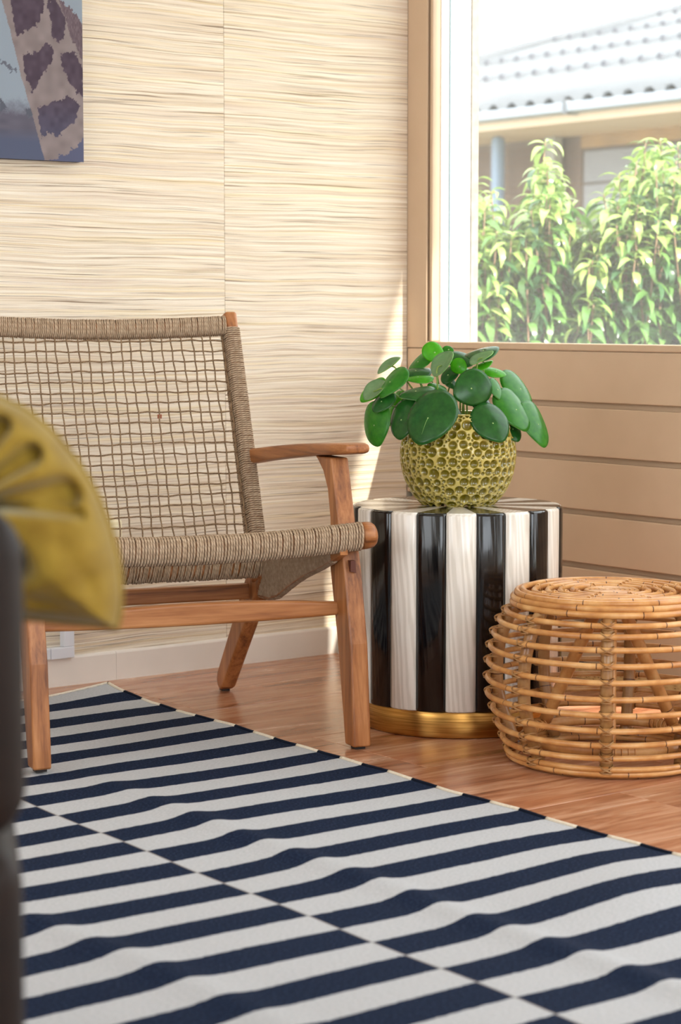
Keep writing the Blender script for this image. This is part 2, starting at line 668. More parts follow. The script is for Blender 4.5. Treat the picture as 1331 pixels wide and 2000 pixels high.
# rest of the shell
structure(box('ceiling', (-4.75, 0.145, -5.4, 0.15, 2.5, 2.62), M_ceil))
wb = structure(thing('wall_back', 'plain pale back wall with a wide window opening', 'wall'))
for b in ((-4.75, -4.1, -5.5, -5.4, -0.12, 2.5), (-1.1, 0.145, -5.5, -5.4, -0.12, 2.5), (-4.1, -1.1, -5.5, -5.4, -0.12, 0.7), (-4.1, -1.1, -5.5, -5.4, 2.3, 2.5)):
    box('wall_section', b, M_ceil, wb)
wf = structure(thing('wall_far', 'plain pale wall at the left end of the room with a window opening', 'wall'))
for b in ((-4.87, -4.75, -5.5, -2.9, -0.12, 2.5), (-4.87, -4.75, -0.9, 0.15, -0.12, 2.5), (-4.87, -4.75, -2.9, -0.9, -0.12, 0.7), (-4.87, -4.75, -2.9, -0.9, 2.3, 2.5)):
    box('wall_section', b, M_ceil, wf)
M_sun_block = mat_simple('sun_block_roof', (190, 186, 180), 0.7)
structure(box('roof', (-6.0, 0.15, -9.0, 0.3, 2.66, 2.78), M_sun_block))  # unseen roof, carried far back to block sun at the back window
# unseen eave added to block the sun: wide over the patio door, running out to nothing along the fixed window
structure(prism('roof', [(0.15, -9.0), (0.53, -9.0), (0.53, -2.78), (0.15, -0.78)], 'z', 2.66, 2.78, M_sun_block))

# cable trunking and socket on the left wall
ct = thing('cable_trunking', 'white plastic cable trunking with corner elbow above the skirting', 'trunking')


def wall_rect(x0, x1, y0, y1, dep=0.0, Y=0.0):
    a = at_y(x0, y1, Y)
    b = at_y(x1, y0, Y)
    return (a[0], b[0], Y - dep, Y, a[2], b[2])


xr_ = at_y(146, 1260, -0.022)[0]
z_b = at_y(146, 1284, -0.022)[2]
hw = 0.026
box('elbow', (xr_ - 0.062, xr_, -0.022, -0.0002, z_b, z_b + hw), M_trunk, ct, 0.0016)
box('upright_channel', (xr_ - 0.027, xr_, -0.0215, -0.0002, z_b + hw, 0.300), M_trunk, ct, 0.0016)
box('level_channel', (xr_ - 0.9, xr_ - 0.063, -0.021, -0.0002, z_b + 0.0008, z_b + hw - 0.0008), M_trunk, ct, 0.0016)
sk = thing('wall_socket', 'cream wall socket box on the grasscloth behind the rope armchair', 'socket', (0, 0, 0))
sb = wall_rect(160, 226, 1014, 1082, 0.03, -0.0002)
box('back_box', sb, mat_paint('cream_plastic', (244, 234, 200), 0.4, 3), sk, 0.004, 3)
box('face_plate', (sb[0] + 0.012, sb[1] - 0.012, -0.034, -0.0305, sb[4] + 0.012, sb[5] - 0.012), mat_paint('cream_plastic_plate', (236, 226, 196), 0.4, 3), sk, 0.002, 2)

wc = tube('white_cable', spline([(-0.20, -0.03, 0.004), (-0.235, -0.026, 0.004), (-0.248, -0.045, 0.004), (-0.22, -0.085, 0.004), (-0.16, -0.10, 0.004), (-0.08, -0.08, 0.004), (-0.03, -0.03, 0.004)], 40), 0.004, M_trunk, None, 8)
tag(wc, 'white cable looped on the floor in the sunny corner behind the striped side table', 'cable')

# ================================================================== CANVAS PRINT
YC = -0.032
cr = at_y(163.8, 317, YC)
cx1, cz0 = cr[0], cr[2]
cx0, cz1 = cx1 - 0.80, cz0 + 1.05
pic = thing('canvas_print', 'canvas photo print of a spotted giraffe neck hanging on the grasscloth wall', 'picture', ((cx0 + cx1) / 2, 0, cz0))
lx0, lx1 = cx0 - pic.location[0], cx1 - pic.location[0]
box('stretcher', (lx0 + 0.001, lx1 - 0.001, YC + 0.0012, -0.0005, 0.0008, 1.05), mat_simple('canvas_edge', (46, 44, 66), 0.8), pic)


def z8(pts):
    """outline on the print, measured at the wall"""
    out = []
    for a, b in pts:
        p = at_y(a / 2.893, b / 2.893, YC)
        out.append((p[0] - pic.location[0], p[2] - cz0))
    return np.array(out)


def inside(poly, X, Y):
    r = np.zeros(X.shape, bool)
    n = len(poly)
    for i in range(n):
        x1, y1 = poly[i]
        x2, y2 = poly[(i + 1) % n]
        if y1 == y2:
            continue
        c = ((y1 > Y) != (y2 > Y)) & (X < (x2 - x1) * (Y - y1) / (y2 - y1) + x1)
        r ^= c
    return r


def vnoise(X, Y, s, seed):
    rs = np.random.RandomState(seed)
    g = rs.rand(64, 64)
    xf, yf = X * s + 13.3, Y * s + 7.7
    xi, yi = np.floor(xf).astype(int), np.floor(yf).astype(int)
    fx, fy = xf - xi, yf - yi
    fx, fy = fx * fx * (3 - 2 * fx), fy * fy * (3 - 2 * fy)
    q = lambda a, b: g[a % 64, b % 64]
    return (q(xi, yi) * (1 - fx) + q(xi + 1, yi) * fx) * (1 - fy) + (q(xi, yi + 1) * (1 - fx) + q(xi + 1, yi + 1) * fx) * fy


nx, nz = 420, 520
# finer columns and rows near the corner the photo shows
gx = lx1 - (lx1 - lx0) * np.linspace(0, 1, nx) ** 1.5
gz = 1.05 * np.linspace(0, 1, nz) ** 1.4
X, Zg = np.meshgrid(gx, gz)
jx = X + (vnoise(X, Zg, 160, 1) - 0.5) * 0.006 + (vnoise(X, Zg, 40, 2) - 0.5) * 0.006
jz = Zg + (vnoise(X, Zg, 130, 3) - 0.5) * 0.012 + (vnoise(X, Zg, 420, 9) - 0.5) * 0.008
colr = np.zeros(X.shape + (3,))
sky = np.array([176, 190, 206.])
hz = z8([(0, 600)])[0][1]
t = np.clip((jz - hz + 0.02) / 0.04, 0, 1)[..., None]
gnd = np.array([116, 112, 130.]) + (vnoise(X, Zg * 3, 30, 4)[..., None] - 0.5) * 22
t2 = np.clip((Zg - (hz - 0.075)) / 0.03, 0, 1)[..., None]
gnd = gnd * t2 + np.array([100, 108, 138.]) * (1 - t2)
colr[:] = sky * t + gnd * (1 - t)
br_ = inside(z8([(0, 335), (40, 360), (95, 400), (100, 412), (60, 402), (20, 372), (0, 352)]), jx, jz)
colr[br_] = (120, 124, 140)
tre = inside(z8([(0, 555), (20, 570), (40, 620), (0, 640)]), jx, jz) | inside(z8([(140, 620), (175, 610), (180, 650), (140, 650)]), jx, jz)
colr[tre] = (104, 108, 124)
neck = inside(z8([(-120, -480), (10, 0), (80, 260), (120, 430), (180, 640), (252, 905), (480, 930), (480, 170), (440, 100), (345, 10), (300, -480)]), X + (jx - X) * 0.3, Zg)
cream = np.array([166, 150, 150.]) + (vnoise(X, Zg, 60, 5)[..., None] - 0.5) * 26
colr[neck] = cream[neck]
mane = inside(z8([(340, 0), (430, 90), (470, 170), (480, 340), (455, 320), (400, 200), (345, 40)]), jx, jz)
colr[mane] = (np.array([128, 108, 118.]) + (vnoise(X * 3, Zg, 200, 6)[..., None] - 0.5) * 40)[mane]
spots = [[(60, -20), (250, -20), (235, 130), (150, 170), (100, 215), (85, 180), (70, 80)],
         [(265, 20), (300, -10), (330, 20), (370, 120), (360, 215), (330, 240), (300, 215), (280, 120)],
         [(130, 310), (215, 290), (265, 235), (300, 270), (300, 350), (240, 420), (215, 470), (190, 525), (170, 490), (135, 400)],
         [(345, 310), (410, 285), (440, 310), (470, 420), (470, 545), (430, 520), (380, 440), (350, 360)],
         [(215, 600), (320, 575), (370, 540), (450, 590), (440, 660), (360, 740), (330, 780), (290, 750), (230, 765)],
         [(60, -60), (200, -70), (230, -200), (90, -260), (20, -160)], [(-20, -280), (120, -300), (150, -440), (-40, -440)]]
for sp in spots:
    q = inside(z8(sp), jx, jz)
    lowt = np.clip((0.16 - Zg) / 0.14, 0, 1)[..., None]
    dc = np.array([92, 74, 92.]) * (1 - lowt) + np.array([92, 92, 122.]) * lowt + (vnoise(X, Zg, 90, 7)[..., None] - 0.5) * 22
    colr[q] = dc[q]
lowc = inside(z8([(430, 830), (480, 780), (480, 930), (260, 930), (330, 890)]), jx, jz)
colr[lowc] = (104, 108, 142)
verts = np.stack([X.ravel(), np.full(X.size, YC), Zg.ravel()], -1)
fs = [(r * nx + c, r * nx + c + 1, (r + 1) * nx + c + 1, (r + 1) * nx + c) for r in range(nz - 1) for c in range(nx - 1)]
me = mesh_data('canvas', verts, [tuple(reversed(q)) for q in fs], [], False)
ca = me.color_attributes.new('print', 'FLOAT_COLOR', 'POINT')
cl = np.ones((X.size, 4), np.float32)
cc = colr.reshape(-1, 3) / 255 * 0.76
cl[:, :3] = np.where(cc <= 0.04045, cc / 12.92, ((cc + 0.055) / 1.055) ** 2.4)
ca.data.foreach_set('color', cl.ravel())
g = M('canvas_print_ink', 0.7, 0, 0.3)
at = g.n('ShaderNodeAttribute', attribute_name='print')
wv = g.n('ShaderNodeTexChecker')
wv.inputs['Scale'].default_value = 900
g.base(at.outputs['Color'])
g.bump(g.noise(g.coord('Object', (1, 1, 1)), 600, 1), 0.15, 0.0005)
me.materials.append(g.m)
cv_ = link('canvas', me, pic)
cv_['label'] = 'printed canvas face'

# ================================================================== RUG
rug = thing('striped_rug', 'navy and cream striped flatweave rug on the wood floor', 'rug', (-1.0055, 0.0, 0.0), 0)
# local frame: s = distance along the right edge (towards the camera), t = distance to the left
RUG_L, RUG_W, S0 = 3.1, 1.42, 0.16
PER = 0.1512


def rug_xy(s, t):
    ax = -0.0325 * s
    return ax - t, -s


ridge = np.array([(-1.5087, -0.9258), (-1.5446, -1.4497), (-1.5444, -1.5939), (-1.5484, -1.7449), (-1.5504, -1.8833), (-1.5599, -2.0527), (-1.5605, -2.2523), (-1.5585, -2.9)])
ridge2 = np.array([(-2.10, -1.45), (-2.06, -1.70), (-2.055, -1.81), (-2.043, -1.925), (-2.03, -2.6)])


def rug_h(x, y):
    h = np.zeros_like(x)
    rx = np.interp(-y, -ridge[:, 1], ridge[:, 0])
    amp = np.interp(-y, [0.75, 1.0, 1.4, 3.0], [0.0, 0.004, 0.008, 0.010])
    h += amp * np.exp(-((x - rx) / 0.032) ** 2)
    amp = np.interp(-y, [1.3, 1.65, 1.9, 2.4], [0, 0.008, 0.008, 0.003])
    rx = np.interp(-y, -ridge2[:, 1], ridge2[:, 0])
    h += amp * np.exp(-((x - rx) / 0.032) ** 2)
    h += 0.0015 * (np.sin(x * 9 + y * 3) + 1) + 0.001 * (np.sin(y * 14 - x * 5) + 1)
    # lifted corner
    d_ = np.hypot(x + 1.01, y + 0.16)
    h += 0.017 * np.clip(1 - d_ / 0.2, 0, 1) ** 1.5
    h += 0.006 * np.exp(-((x + 1.20) / 0.1) ** 2 - ((y + 1.98) / 0.16) ** 2)
    h += 0.010 * np.exp(-((x + 1.32) / 0.13) ** 2 - ((y + 2.12) / 0.12) ** 2)
    # pressed flat under the left chair leg and the dark armchair
    fl = np.clip((np.hypot(x + 1.55, y + 0.82) - 0.05) / 0.12, 0, 1)
    return h * fl


ns, nt_ = 420, 190
s = np.linspace(S0, S0 + RUG_L, ns)
t = np.linspace(0, RUG_W, nt_)
Sg, Tg = np.meshgrid(s, t, indexing='ij')
wav = 0.0016 * np.sin(Sg * 21) + 0.0012 * np.sin(Sg * 47 + 1)
RX_, RY_ = rug_xy(Sg, Tg)
RX_ = RX_ + wav * np.clip(1 - Tg / 0.1, 0, 1)
hh = rug_h(RX_ - 1.0055, RY_) + 0.0045
topv = np.stack([RX_, RY_, hh], -1).reshape(-1, 3)
botv = np.stack([RX_, RY_, np.maximum(hh - 0.0042, 0.0003)], -1).reshape(-1, 3)
fs = []
for i in range(ns - 1):
    for j in range(nt_ - 1):
        a = i * nt_ + j
        fs.append((a, a + 1, a + nt_ + 1, a + nt_))
nb = len(topv)
bf = [tuple(nb + q for q in reversed(f)) for f in fs]
rim_ = []
for i in range(ns - 1):
    a = i * nt_
    rim_.append((a, a + nt_, nb + a + nt_, nb + a))
    a = i * nt_ + nt_ - 1
    rim_.append((a + nt_, a, nb + a, nb + a + nt_))
for j in range(nt_ - 1):
    rim_.append((j + 1, j, nb + j, nb + j + 1))
    a = (ns - 1) * nt_ + j
    rim_.append((a, a + 1, nb + a + 1, nb + a))
uv = np.stack([Tg.ravel(), Sg.ravel()], -1)


def mat_rug():
    g = M('rug_weave', 0.95, 0, 0.1)
    sep = g.n('ShaderNodeSeparateXYZ')
    uvc = g.coord('UV')
    g.l(uvc, sep.inputs[0])
    T_, S_ = sep.outputs[0], sep.outputs[1]
    n1 = g.noise(g.coord('UV', (60, 260, 1)), 1.0, 3)
    n0 = g.noise(g.coord('UV', (5, 9, 1)), 1.0, 2)
    s2 = g.math('ADD', S_, g.math('MULTIPLY', g.math('SUBTRACT', n1, 0.5), 0.0065))
    s2 = g.math('ADD', s2, g.math('MULTIPLY', g.math('SUBTRACT', n0, 0.5), 0.008))
    colm = g.math('GREATER_THAN', T_, 0.667)          # second column of stripes is shifted by half a period
    ph = g.math('FRACT', g.math('ADD', g.math('DIVIDE', g.math('SUBTRACT', s2, 0.2395), PER), g.math('MULTIPLY', colm, 0.5)))
    dark = g.math('LESS_THAN', ph, 0.5)
    fn = g.noise(g.coord('UV', (150, 420, 1)), 1.0, 3, 0.7)
    fn2 = g.noise(g.coord('UV', (220, 220, 1)), 1.0, 2, 0.7)
    navy = g.ramp(fn2, [(0.35, (14, 22, 40)), (0.55, (22, 34, 58)), (0.78, (54, 70, 96))])
    crm = g.ramp(fn, [(0.3, (166, 167, 170)), (0.7, (194, 195, 198))])
    c = g.mix(crm, navy, dark)
    seam = g.math('LESS_THAN', g.math('ABSOLUTE', g.math('SUBTRACT', T_, 0.667)), 0.0022)
    c = g.mix(c, (150, 140, 132), g.math('MULTIPLY', seam, 0.45))
    g.base(c)
    g.bump(g.math('ADD', fn, g.math('MULTIPLY', fn2, 0.6)), 0.35, 0.002)
    return g.m


M_rug = mat_rug()
obj('weave', np.concatenate([topv, botv]), fs + bf + rim_, M_rug, rug, True, np.concatenate([uv, uv]))
# bound edge: a fat cord in the same stripe colours along the right edge, whipped end across the back
M_navy = mat_simple('navy_binding', (22, 28, 42), 0.95, 0, 0.1)
M_ecru = mat_simple('ecru_binding', (214, 200, 178), 0.95, 0, 0.1, (300, (232, 222, 204)))
k = 0
s_ = S0
while s_ < S0 + RUG_L - 0.02:
    q = (s_ - 0.2395) / PER
    nxt = 0.2395 + (math.floor(q * 2 + 1e-6) + 1) / 2 * PER
    nxt = min(nxt, S0 + RUG_L)
    dark = (q % 1.0) < 0.5 - 1e-6
    ss = np.linspace(s_ + 0.0005, nxt - 0.0005, 8)
    x_, y_ = rug_xy(ss, np.zeros(8))
    x_ = x_ + 0.0016 * np.sin(ss * 21) + 0.0012 * np.sin(ss * 47 + 1)
    z_ = rug_h(x_ - 1.0055, y_) + 0.0042
    tube('binding', np.stack([x_ + 0.001, y_, z_], -1), 0.0042, M_navy if dark else M_ecru, rug, 8)
    s_ = nxt
tt = np.linspace(0, RUG_W, 160)
x_, y_ = rug_xy(np.full(160, S0), tt)
z_ = rug_h(x_ - 1.0055, y_) + 0.0045
hm = Bag()
hm.tube(np.stack([x_, y_ + 0.001 * np.sin(tt * 260), z_], -1), 0.0036, 6)
hm.build('end_hem', M_ecru, rug)

# ================================================================== ROPE ARMCHAIR
CH = (-1.239, -0.896, 0.0)
CR = math.atan2(-0.2573, 0.9663)
ch = thing('rope_armchair', 'teak lounge armchair with woven paper-rope back and wrapped seat rail', 'armchair', CH, CR)
for sx in (-1, 1):
    z_foot = 0.0135 if sx < 0 else 0.006
    # front leg and arm post: one shaped upright per side
    fr = [(-0.033, z_foot), (-0.031, 0.05), (-0.016, 0.21), (0.016, 0.355), (0.046, 0.445), (0.066, 0.51), (0.083, 0.567), (0.085, 0.574)]
    rr = [(0.175, 0.574), (0.157, 0.566), (0.128, 0.545), (0.104, 0.51), (0.09, 0.45), (0.090, 0.35), (0.052, 0.21), (0.02, 0.05), (0.012, z_foot)]
    lx_in, lx_out = (0.301, 0.339) if sx > 0 else (0.312, 0.347)
    prism('leg', fr + rr, 'x', *sorted((sx * lx_in, sx * lx_out)), M_teak_z, ch, 0.006, 3)
    lc = sx * (lx_in + lx_out) / 2
    box('glide', (lc - 0.011, lc + 0.011, -0.022, 0.0, z_foot - 0.006, z_foot + 0.001), mat_simple('dark_glide', (40, 30, 24), 0.6), ch)
    # rear leg, rising forwards to the side rail
    P0, P1 = np.array([0.700, 0.028]), np.array([0.452, 0.318])
    d_ = (P1 - P0) / np.linalg.norm(P1 - P0)
    nn = np.array([-d_[1], d_[0]])
    if nn[0] < 0:
        nn = -nn
    w0, w1 = 0.024, 0.036
    pl = [tuple(P0 + nn * w0), tuple(P1 + nn * w1), tuple(P1 - nn * w1), tuple(P0 - nn * w0)]
    tip = P0 - d_ * 0.020
    pl += [tuple(tip - nn * 0.015), tuple(tip - d_ * 0.003), tuple(tip + nn * 0.013)]
    prism('leg', pl, 'x', *sorted((sx * 0.277, sx * 0.311)), M_teak_z, ch, 0.006, 3)
    box('glide', (sx * 0.294 - 0.009, sx * 0.294 + 0.009, 0.702, 0.722, 0.0, 0.013), bpy.data.materials['dark_glide'], ch)
    # side rail: deep at the back, tapering to the front rail
    side = [(-0.01, 0.436), (0.10, 0.410), (0.30, 0.365), (0.47, 0.335), (0.475, 0.25), (0.40, 0.25), (0.35, 0.262), (0.28, 0.292), (0.20, 0.322), (0.10, 0.352), (0.04, 0.372), (-0.005, 0.388)]
    prism('side_rail', side, 'x', *sorted((sx * 0.284, sx * 0.300)), M_teak_y, ch)
    # back post
    A, B = np.array([0.655, 0.862]), np.array([0.452, 0.285])
    dp = (B - A) / np.linalg.norm(B - A)
    npn = np.array([-dp[1], dp[0]])
    pl = [tuple(A + npn * 0.021), tuple(B + npn * 0.027), tuple(B - npn * 0.027), tuple(A - npn * 0.021)]
    prism('back_post', pl, 'x', *sorted((sx * 0.2715, sx * 0.3005)), M_teak_z, ch, 0.007, 3)
    # armrest paddle
    st = np.linspace(0, 1, 15)
    vs, ff = [], []
    for i, u in enumerate(st):
        y_ = 0.575 - u * 0.575
        zc = 0.545 + 0.052 * u + 0.006 * math.sin(PI * u)
        th = 0.0165 - 0.005 * u
        xc = 0.300 + 0.024 * min(1, u * 1.5)
        hw_ = 0.017 + 0.021 * (3 * u * u - 2 * u ** 3)
        if u > 0.93:
            hw_ *= 1 - 0.35 * ((u - 0.93) / 0.07) ** 2
            th *= 1 - 0.25 * ((u - 0.93) / 0.07) ** 2
        for k_ in range(16):
            a_ = 2 * PI * k_ / 16
            ca_, sa_ = math.cos(a_), math.sin(a_)
            p_ = 0.38
            vs.append((sx * (xc + hw_ * math.copysign(abs(ca_) ** p_, ca_)), y_, zc + th * math.copysign(abs(sa_) ** p_, sa_)))
    for i in range(14):
        for k_ in range(16):
            k2 = (k_ + 1) % 16
            ff.append((i * 16 + k_, i * 16 + k2, (i + 1) * 16 + k2, (i + 1) * 16 + k_))
    ff.append(tuple(range(16))[::-1])
    ff.append(tuple(14 * 16 + k_ for k_ in range(16)))
    ao = obj('armrest', vs, ff, M_teak_y, ch, True)
    bm = bmesh.new()
    bm.from_mesh(ao.data)
    bmesh.ops.recalc_face_normals(bm, faces=bm.faces)
    bm.to_mesh(ao.data)
    bm.free()
    bevel(ao, 0.003, 2)
    # wedge of the through tenon on the front leg
    prism('tenon_wedge', [(sx * 0.318 - 0.006, 0.352), (sx * 0.318 + 0.006, 0.349), (sx * 0.318 + 0.004, 0.374), (sx * 0.318 - 0.006, 0.374)], 'y', 0.008, 0.03, mat_simple('dark_wedge', (86, 38, 20), 0.5), ch)

# stretchers
xs = np.linspace(-0.314, 0.304, 21)
top = [(x, 0.287 + 0.013 * (1 - (x / 0.305) ** 2)) for x in xs]
bot = [(x, 0.261 - 0.005 * (1 - (x / 0.305) ** 2)) for x in xs[::-1]]
prism('front_stretcher', top + bot, 'y', 0.045, 0.070, M_teak_x, ch, 0.006, 3)
box('rear_stretcher', (-0.290, 0.290, 0.500, 0.524, 0.238, 0.272), M_teak_x, ch, 0.004)


# rope-wrapped rails: each is a wooden core with close turns of rope
def front_axis(x):
    return np.array([x, 0.012, 0.421 - 0.013 * (1 - (x / 0.32) ** 2)])


def wrap(name, centre, ex, ey, n_turn, u0, u1, r=0.0023, parent=ch, slant=0.0, jit=0.0003, pw=0.8):
    """close turns of rope; centre(u) is the axis, ex(u), ey(u) give the two half axes as vectors"""
    bag = Bag()
    a = np.linspace(0, 2 * PI, 20, endpoint=False)
    rnd = random.Random(name)
    for i in range(n_turn):
        u = u0 + (u1 - u0) * (i + 0.5) / n_turn
        c, X_, Y_ = centre(u), ex(u), ey(u)
        sl = slant * (centre(min(u + 0.01, 1)) - centre(max(u - 0.01, 0)))
        j = 1 + rnd.uniform(-1, 1) * jit / 0.02
        sc_x = np.sign(np.cos(a)) * np.abs(np.cos(a)) ** pw
        sc_y = np.sign(np.sin(a)) * np.abs(np.sin(a)) ** pw
        P = c + j * (sc_x[:, None] * X_ + sc_y[:, None] * Y_) + np.sin(a + rnd.uniform(0, 1))[:, None] * sl
        v, f, uv_ = tube_vf(P, r * rnd.uniform(0.92, 1.08), 6, True)
        bag.add(v, f, uv_)
    o = bag.build(name, M_rope, parent)
    o['kind'] = 'stuff'
    return o


LX = np.array([1.0, 0, 0])
LY = np.array([0, 1.0, 0])
LZ = np.array([0, 0, 1.0])
xs = np.concatenate([[-0.3665, -0.3655, -0.363, -0.359, -0.353, -0.345, -0.3355, -0.3345], np.linspace(-0.33, 0.33, 31), [0.3345, 0.3355, 0.345, 0.353, 0.359, 0.363, 0.3655, 0.3665]])
core = np.array([front_axis(x) for x in xs])
cap_r = np.array([0.012, 0.017, 0.0215, 0.0248, 0.0266, 0.0275, 0.0275, 0.0222])
rad = np.concatenate([cap_r, np.full(31, 0.0222), cap_r[::-1]])
v, f, uv_ = tube_vf(core, rad, 20)
fr_rail = obj('front_rail', v, f, M_teak_x, ch, True, uv_)
fr_rail['label'] = 'rounded teak seat rail, bare at its ends'
wrap('rope_wrap', lambda u: front_axis(-0.333 + 0.666 * u), lambda u: LY * 0.0245, lambda u: LZ * 0.0265, 116, 0, 1, 0.0026, slant=0.15)
# top rail
top_c = lambda u: np.array([-0.272 + 0.544 * u, 0.640, 0.836 - 0.008 * math.sin(PI * u)])
obj('top_rail', *tube_vf(np.array([top_c(u) for u in np.linspace(0, 1, 12)]), 0.0155, 12)[:2], M_teak_x, ch)
upd = np.array([0, 0.33, 0.944])
fwd = np.array([0, 0.944, -0.33])
wrap('rope_wrap', top_c, lambda u: fwd * 0.0155, lambda u: upd * 0.0205, 122, 0, 1, 0.0022, slant=0.2)
# lower back rail
low_c = lambda u: np.array([-0.284 + 0.568 * u, 0.445, 0.312])
obj('lower_rail', *tube_vf(np.array([low_c(u) for u in np.linspace(0, 1, 6)]), 0.0150, 12)[:2], M_teak_x, ch)
wrap('rope_wrap', low_c, lambda u: LY * 0.016, lambda u: LZ * 0.0185, 118, 0, 1, 0.0023, slant=0.5, jit=0.0012)
for sx in (-1, 1):
    # back posts
    pa = np.array([sx * 0.286, 0.655 - 0.352 * 0.036, 0.862 - 0.036])
    pb = np.array([sx * 0.286, 0.452 + 0.006, 0.30])
    dd = (pb - pa) / np.linalg.norm(pb - pa)
    nrm = np.cross(LX, dd)
    wrap('rope_wrap', lambda u, pa=pa, pb=pb: pa + (pb - pa) * u, lambda u: LX * 0.0165, lambda u, nrm=nrm: nrm * (0.0245 + 0.005 * u), 112, 0, 1, 0.00225, slant=0.12, pw=0.5)
    # side rails, turns hang vertically
    tz = lambda y: np.interp(y, [-0.01, 0.10, 0.30, 0.475], [0.436, 0.410, 0.365, 0.335])
    bz = lambda y: np.interp(y, [0.0, 0.04, 0.10, 0.20, 0.28, 0.35, 0.40, 0.475], [0.388, 0.372, 0.352, 0.322, 0.292, 0.262, 0.25, 0.249])
    cen = lambda u, sx=sx: np.array([sx * 0.292, 0.045 + 0.43 * u, 0.5 * (tz(0.045 + 0.43 * u) + bz(0.045 + 0.43 * u))])
    wrap('rope_wrap', cen, lambda u: LX * 0.0105, lambda u: LZ * (0.5 * (tz(0.045 + 0.43 * u) - bz(0.045 + 0.43 * u)) + 0.0025), 94, 0, 1, 0.0023, slant=0.1)

# back net: upright and level cords woven over and under, each cord a piece of its own
NV, NH = 23, 19
bt, bb = np.array([0, 0.630, 0.822]), np.array([0, 0.446, 0.325])
bdir = bb - bt
bn = np.cross(LX, bdir / np.linalg.norm(bdir))      # out of the back plane
vx = np.linspace(-0.258, 0.262, NV)
hv = np.linspace(0.035, 0.965, NH + 3)
rc = random.Random(3)
for i, x in enumerate(vx):
    us = np.linspace(-0.05, 1.02, 64)
    jit = rc.uniform(-0.0015, 0.0015)
    P = []
    for u in us:
        k_ = (u - hv[0]) / (hv[1] - hv[0])
        off = 0.0022 * math.cos(PI * k_) * (1 if i % 2 else -1)
        sway = 0.0016 * math.sin(u * 7 + i * 1.7) + 0.0008 * math.sin(u * 19 + i * 0.6)
        p = bt + bdir * u + LX * (x * (1 + 0.012 * u) + sway + jit) + bn * (off + 0.006 - (0.0 if 0 < u < 1 else 0.004))
        P.append(p)
    tube('upright_cord', P, 0.0017, M_cord, ch, 6)
for j, u in enumerate(hv):
    xs_ = np.linspace(-0.297, 0.297, 100)
    P = []
    for x in xs_:
        k_ = (x - vx[0]) / (vx[1] - vx[0])
        off = 0.0022 * math.cos(PI * k_) * (-1 if j % 2 else 1)
        sway = 0.0012 * math.sin(x * 23 + j * 2.1) + 0.0007 * math.sin(x * 61 + j)
        edge_ = max(0.0, (abs(x) - 0.262) / 0.02)
        p = bt + bdir * (u + sway / 0.53) + LX * x + bn * (off + 0.006 + min(edge_, 1) * 0.020 * (1 if abs(x) < 0.29 else 0.9))
        P.append(p)
    tube('level_cord', P, 0.0018, M_cord, ch, 6)
# seat cords run front to back (mostly hidden by the rail)
for i, x in enumerate(np.linspace(-0.262, 0.262, 22)):
    y_ = np.linspace(0.0, 0.45, 14)
    z_ = 0.440 + (0.331 - 0.440) * (y_ / 0.45) - 0.012 * np.sin(PI * y_ / 0.45) - 0.012 * (1 - (x / 0.3) ** 2) * (1 - y_ / 0.45)
    tube('seat_cord', np.stack([np.full(14, x), y_, z_], -1), 0.0022, M_cord, ch, 6)
tg = bt + bdir * 0.37 + LX * 0.07 + bn * 0.008
box('leather_tag', (0.092, 0.101, tg[1] - 0.002, tg[1] + 0.001, tg[2], tg[2] + 0.009), mat_simple('brown_leather_tag', (140, 70, 36), 0.6), ch)

# ================================================================== SIDE TABLE
TC = np.array([-0.588, -0.8875, 0.0])
tb = thing('side_table', 'round black and white striped drum side table with brass plinth', 'side table', TC)
base_az = math.radians(232.5 - 0.9)
NS_ = 22
stp = 2 * PI / NS_


def mat_lacquer(name, c, c2):
    g = M(name, 0.17, 0, 0.4)
    v = g.coord('Object', (26, 26, 1.3), True)
    f = g.noise(v, 1.6, 4, 0.6, 1.4)
    wv = g.n('ShaderNodeTexWave', wave_type='BANDS', bands_direction='DIAGONAL')
    wv.inputs['Scale'].default_value = 2.6
    wv.inputs['Distortion'].default_value = 6.0
    wv.inputs['Detail'].default_value = 3
    g.l(g.coord('Object', (20, 20, 1.6), True), wv.inputs['Vector'])
    g.base(g.ramp(wv.outputs['Fac'], [(0.2, c), (0.8, c2)]))
    g.b.inputs['Coat Weight'].default_value = 0.3
    g.b.inputs['Coat Roughness'].default_value = 0.08
    g.bump(wv.outputs['Fac'], 0.16, 0.0016)
    return g.m


M_blk = mat_lacquer('black_lacquer', (7, 6, 7), (16, 14, 14))
M_wht = mat_lacquer('white_lacquer', (222, 214, 202), (238, 231, 221))
R0, SC_ = 0.2165, 0.0055


def slat_section(n=9):
    out = []
    for i in range(n):
        u = -1 + 2 * i / (n - 1)
        a = u * stp / 2 * 0.985
        r = R0 + SC_ * math.sqrt(max(0, 1 - abs(u) ** 2.6))
        out.append((r * math.cos(a), r * math.sin(a)))
    return out


sec = slat_section()
Z0, Z1 = 0.057, 0.461


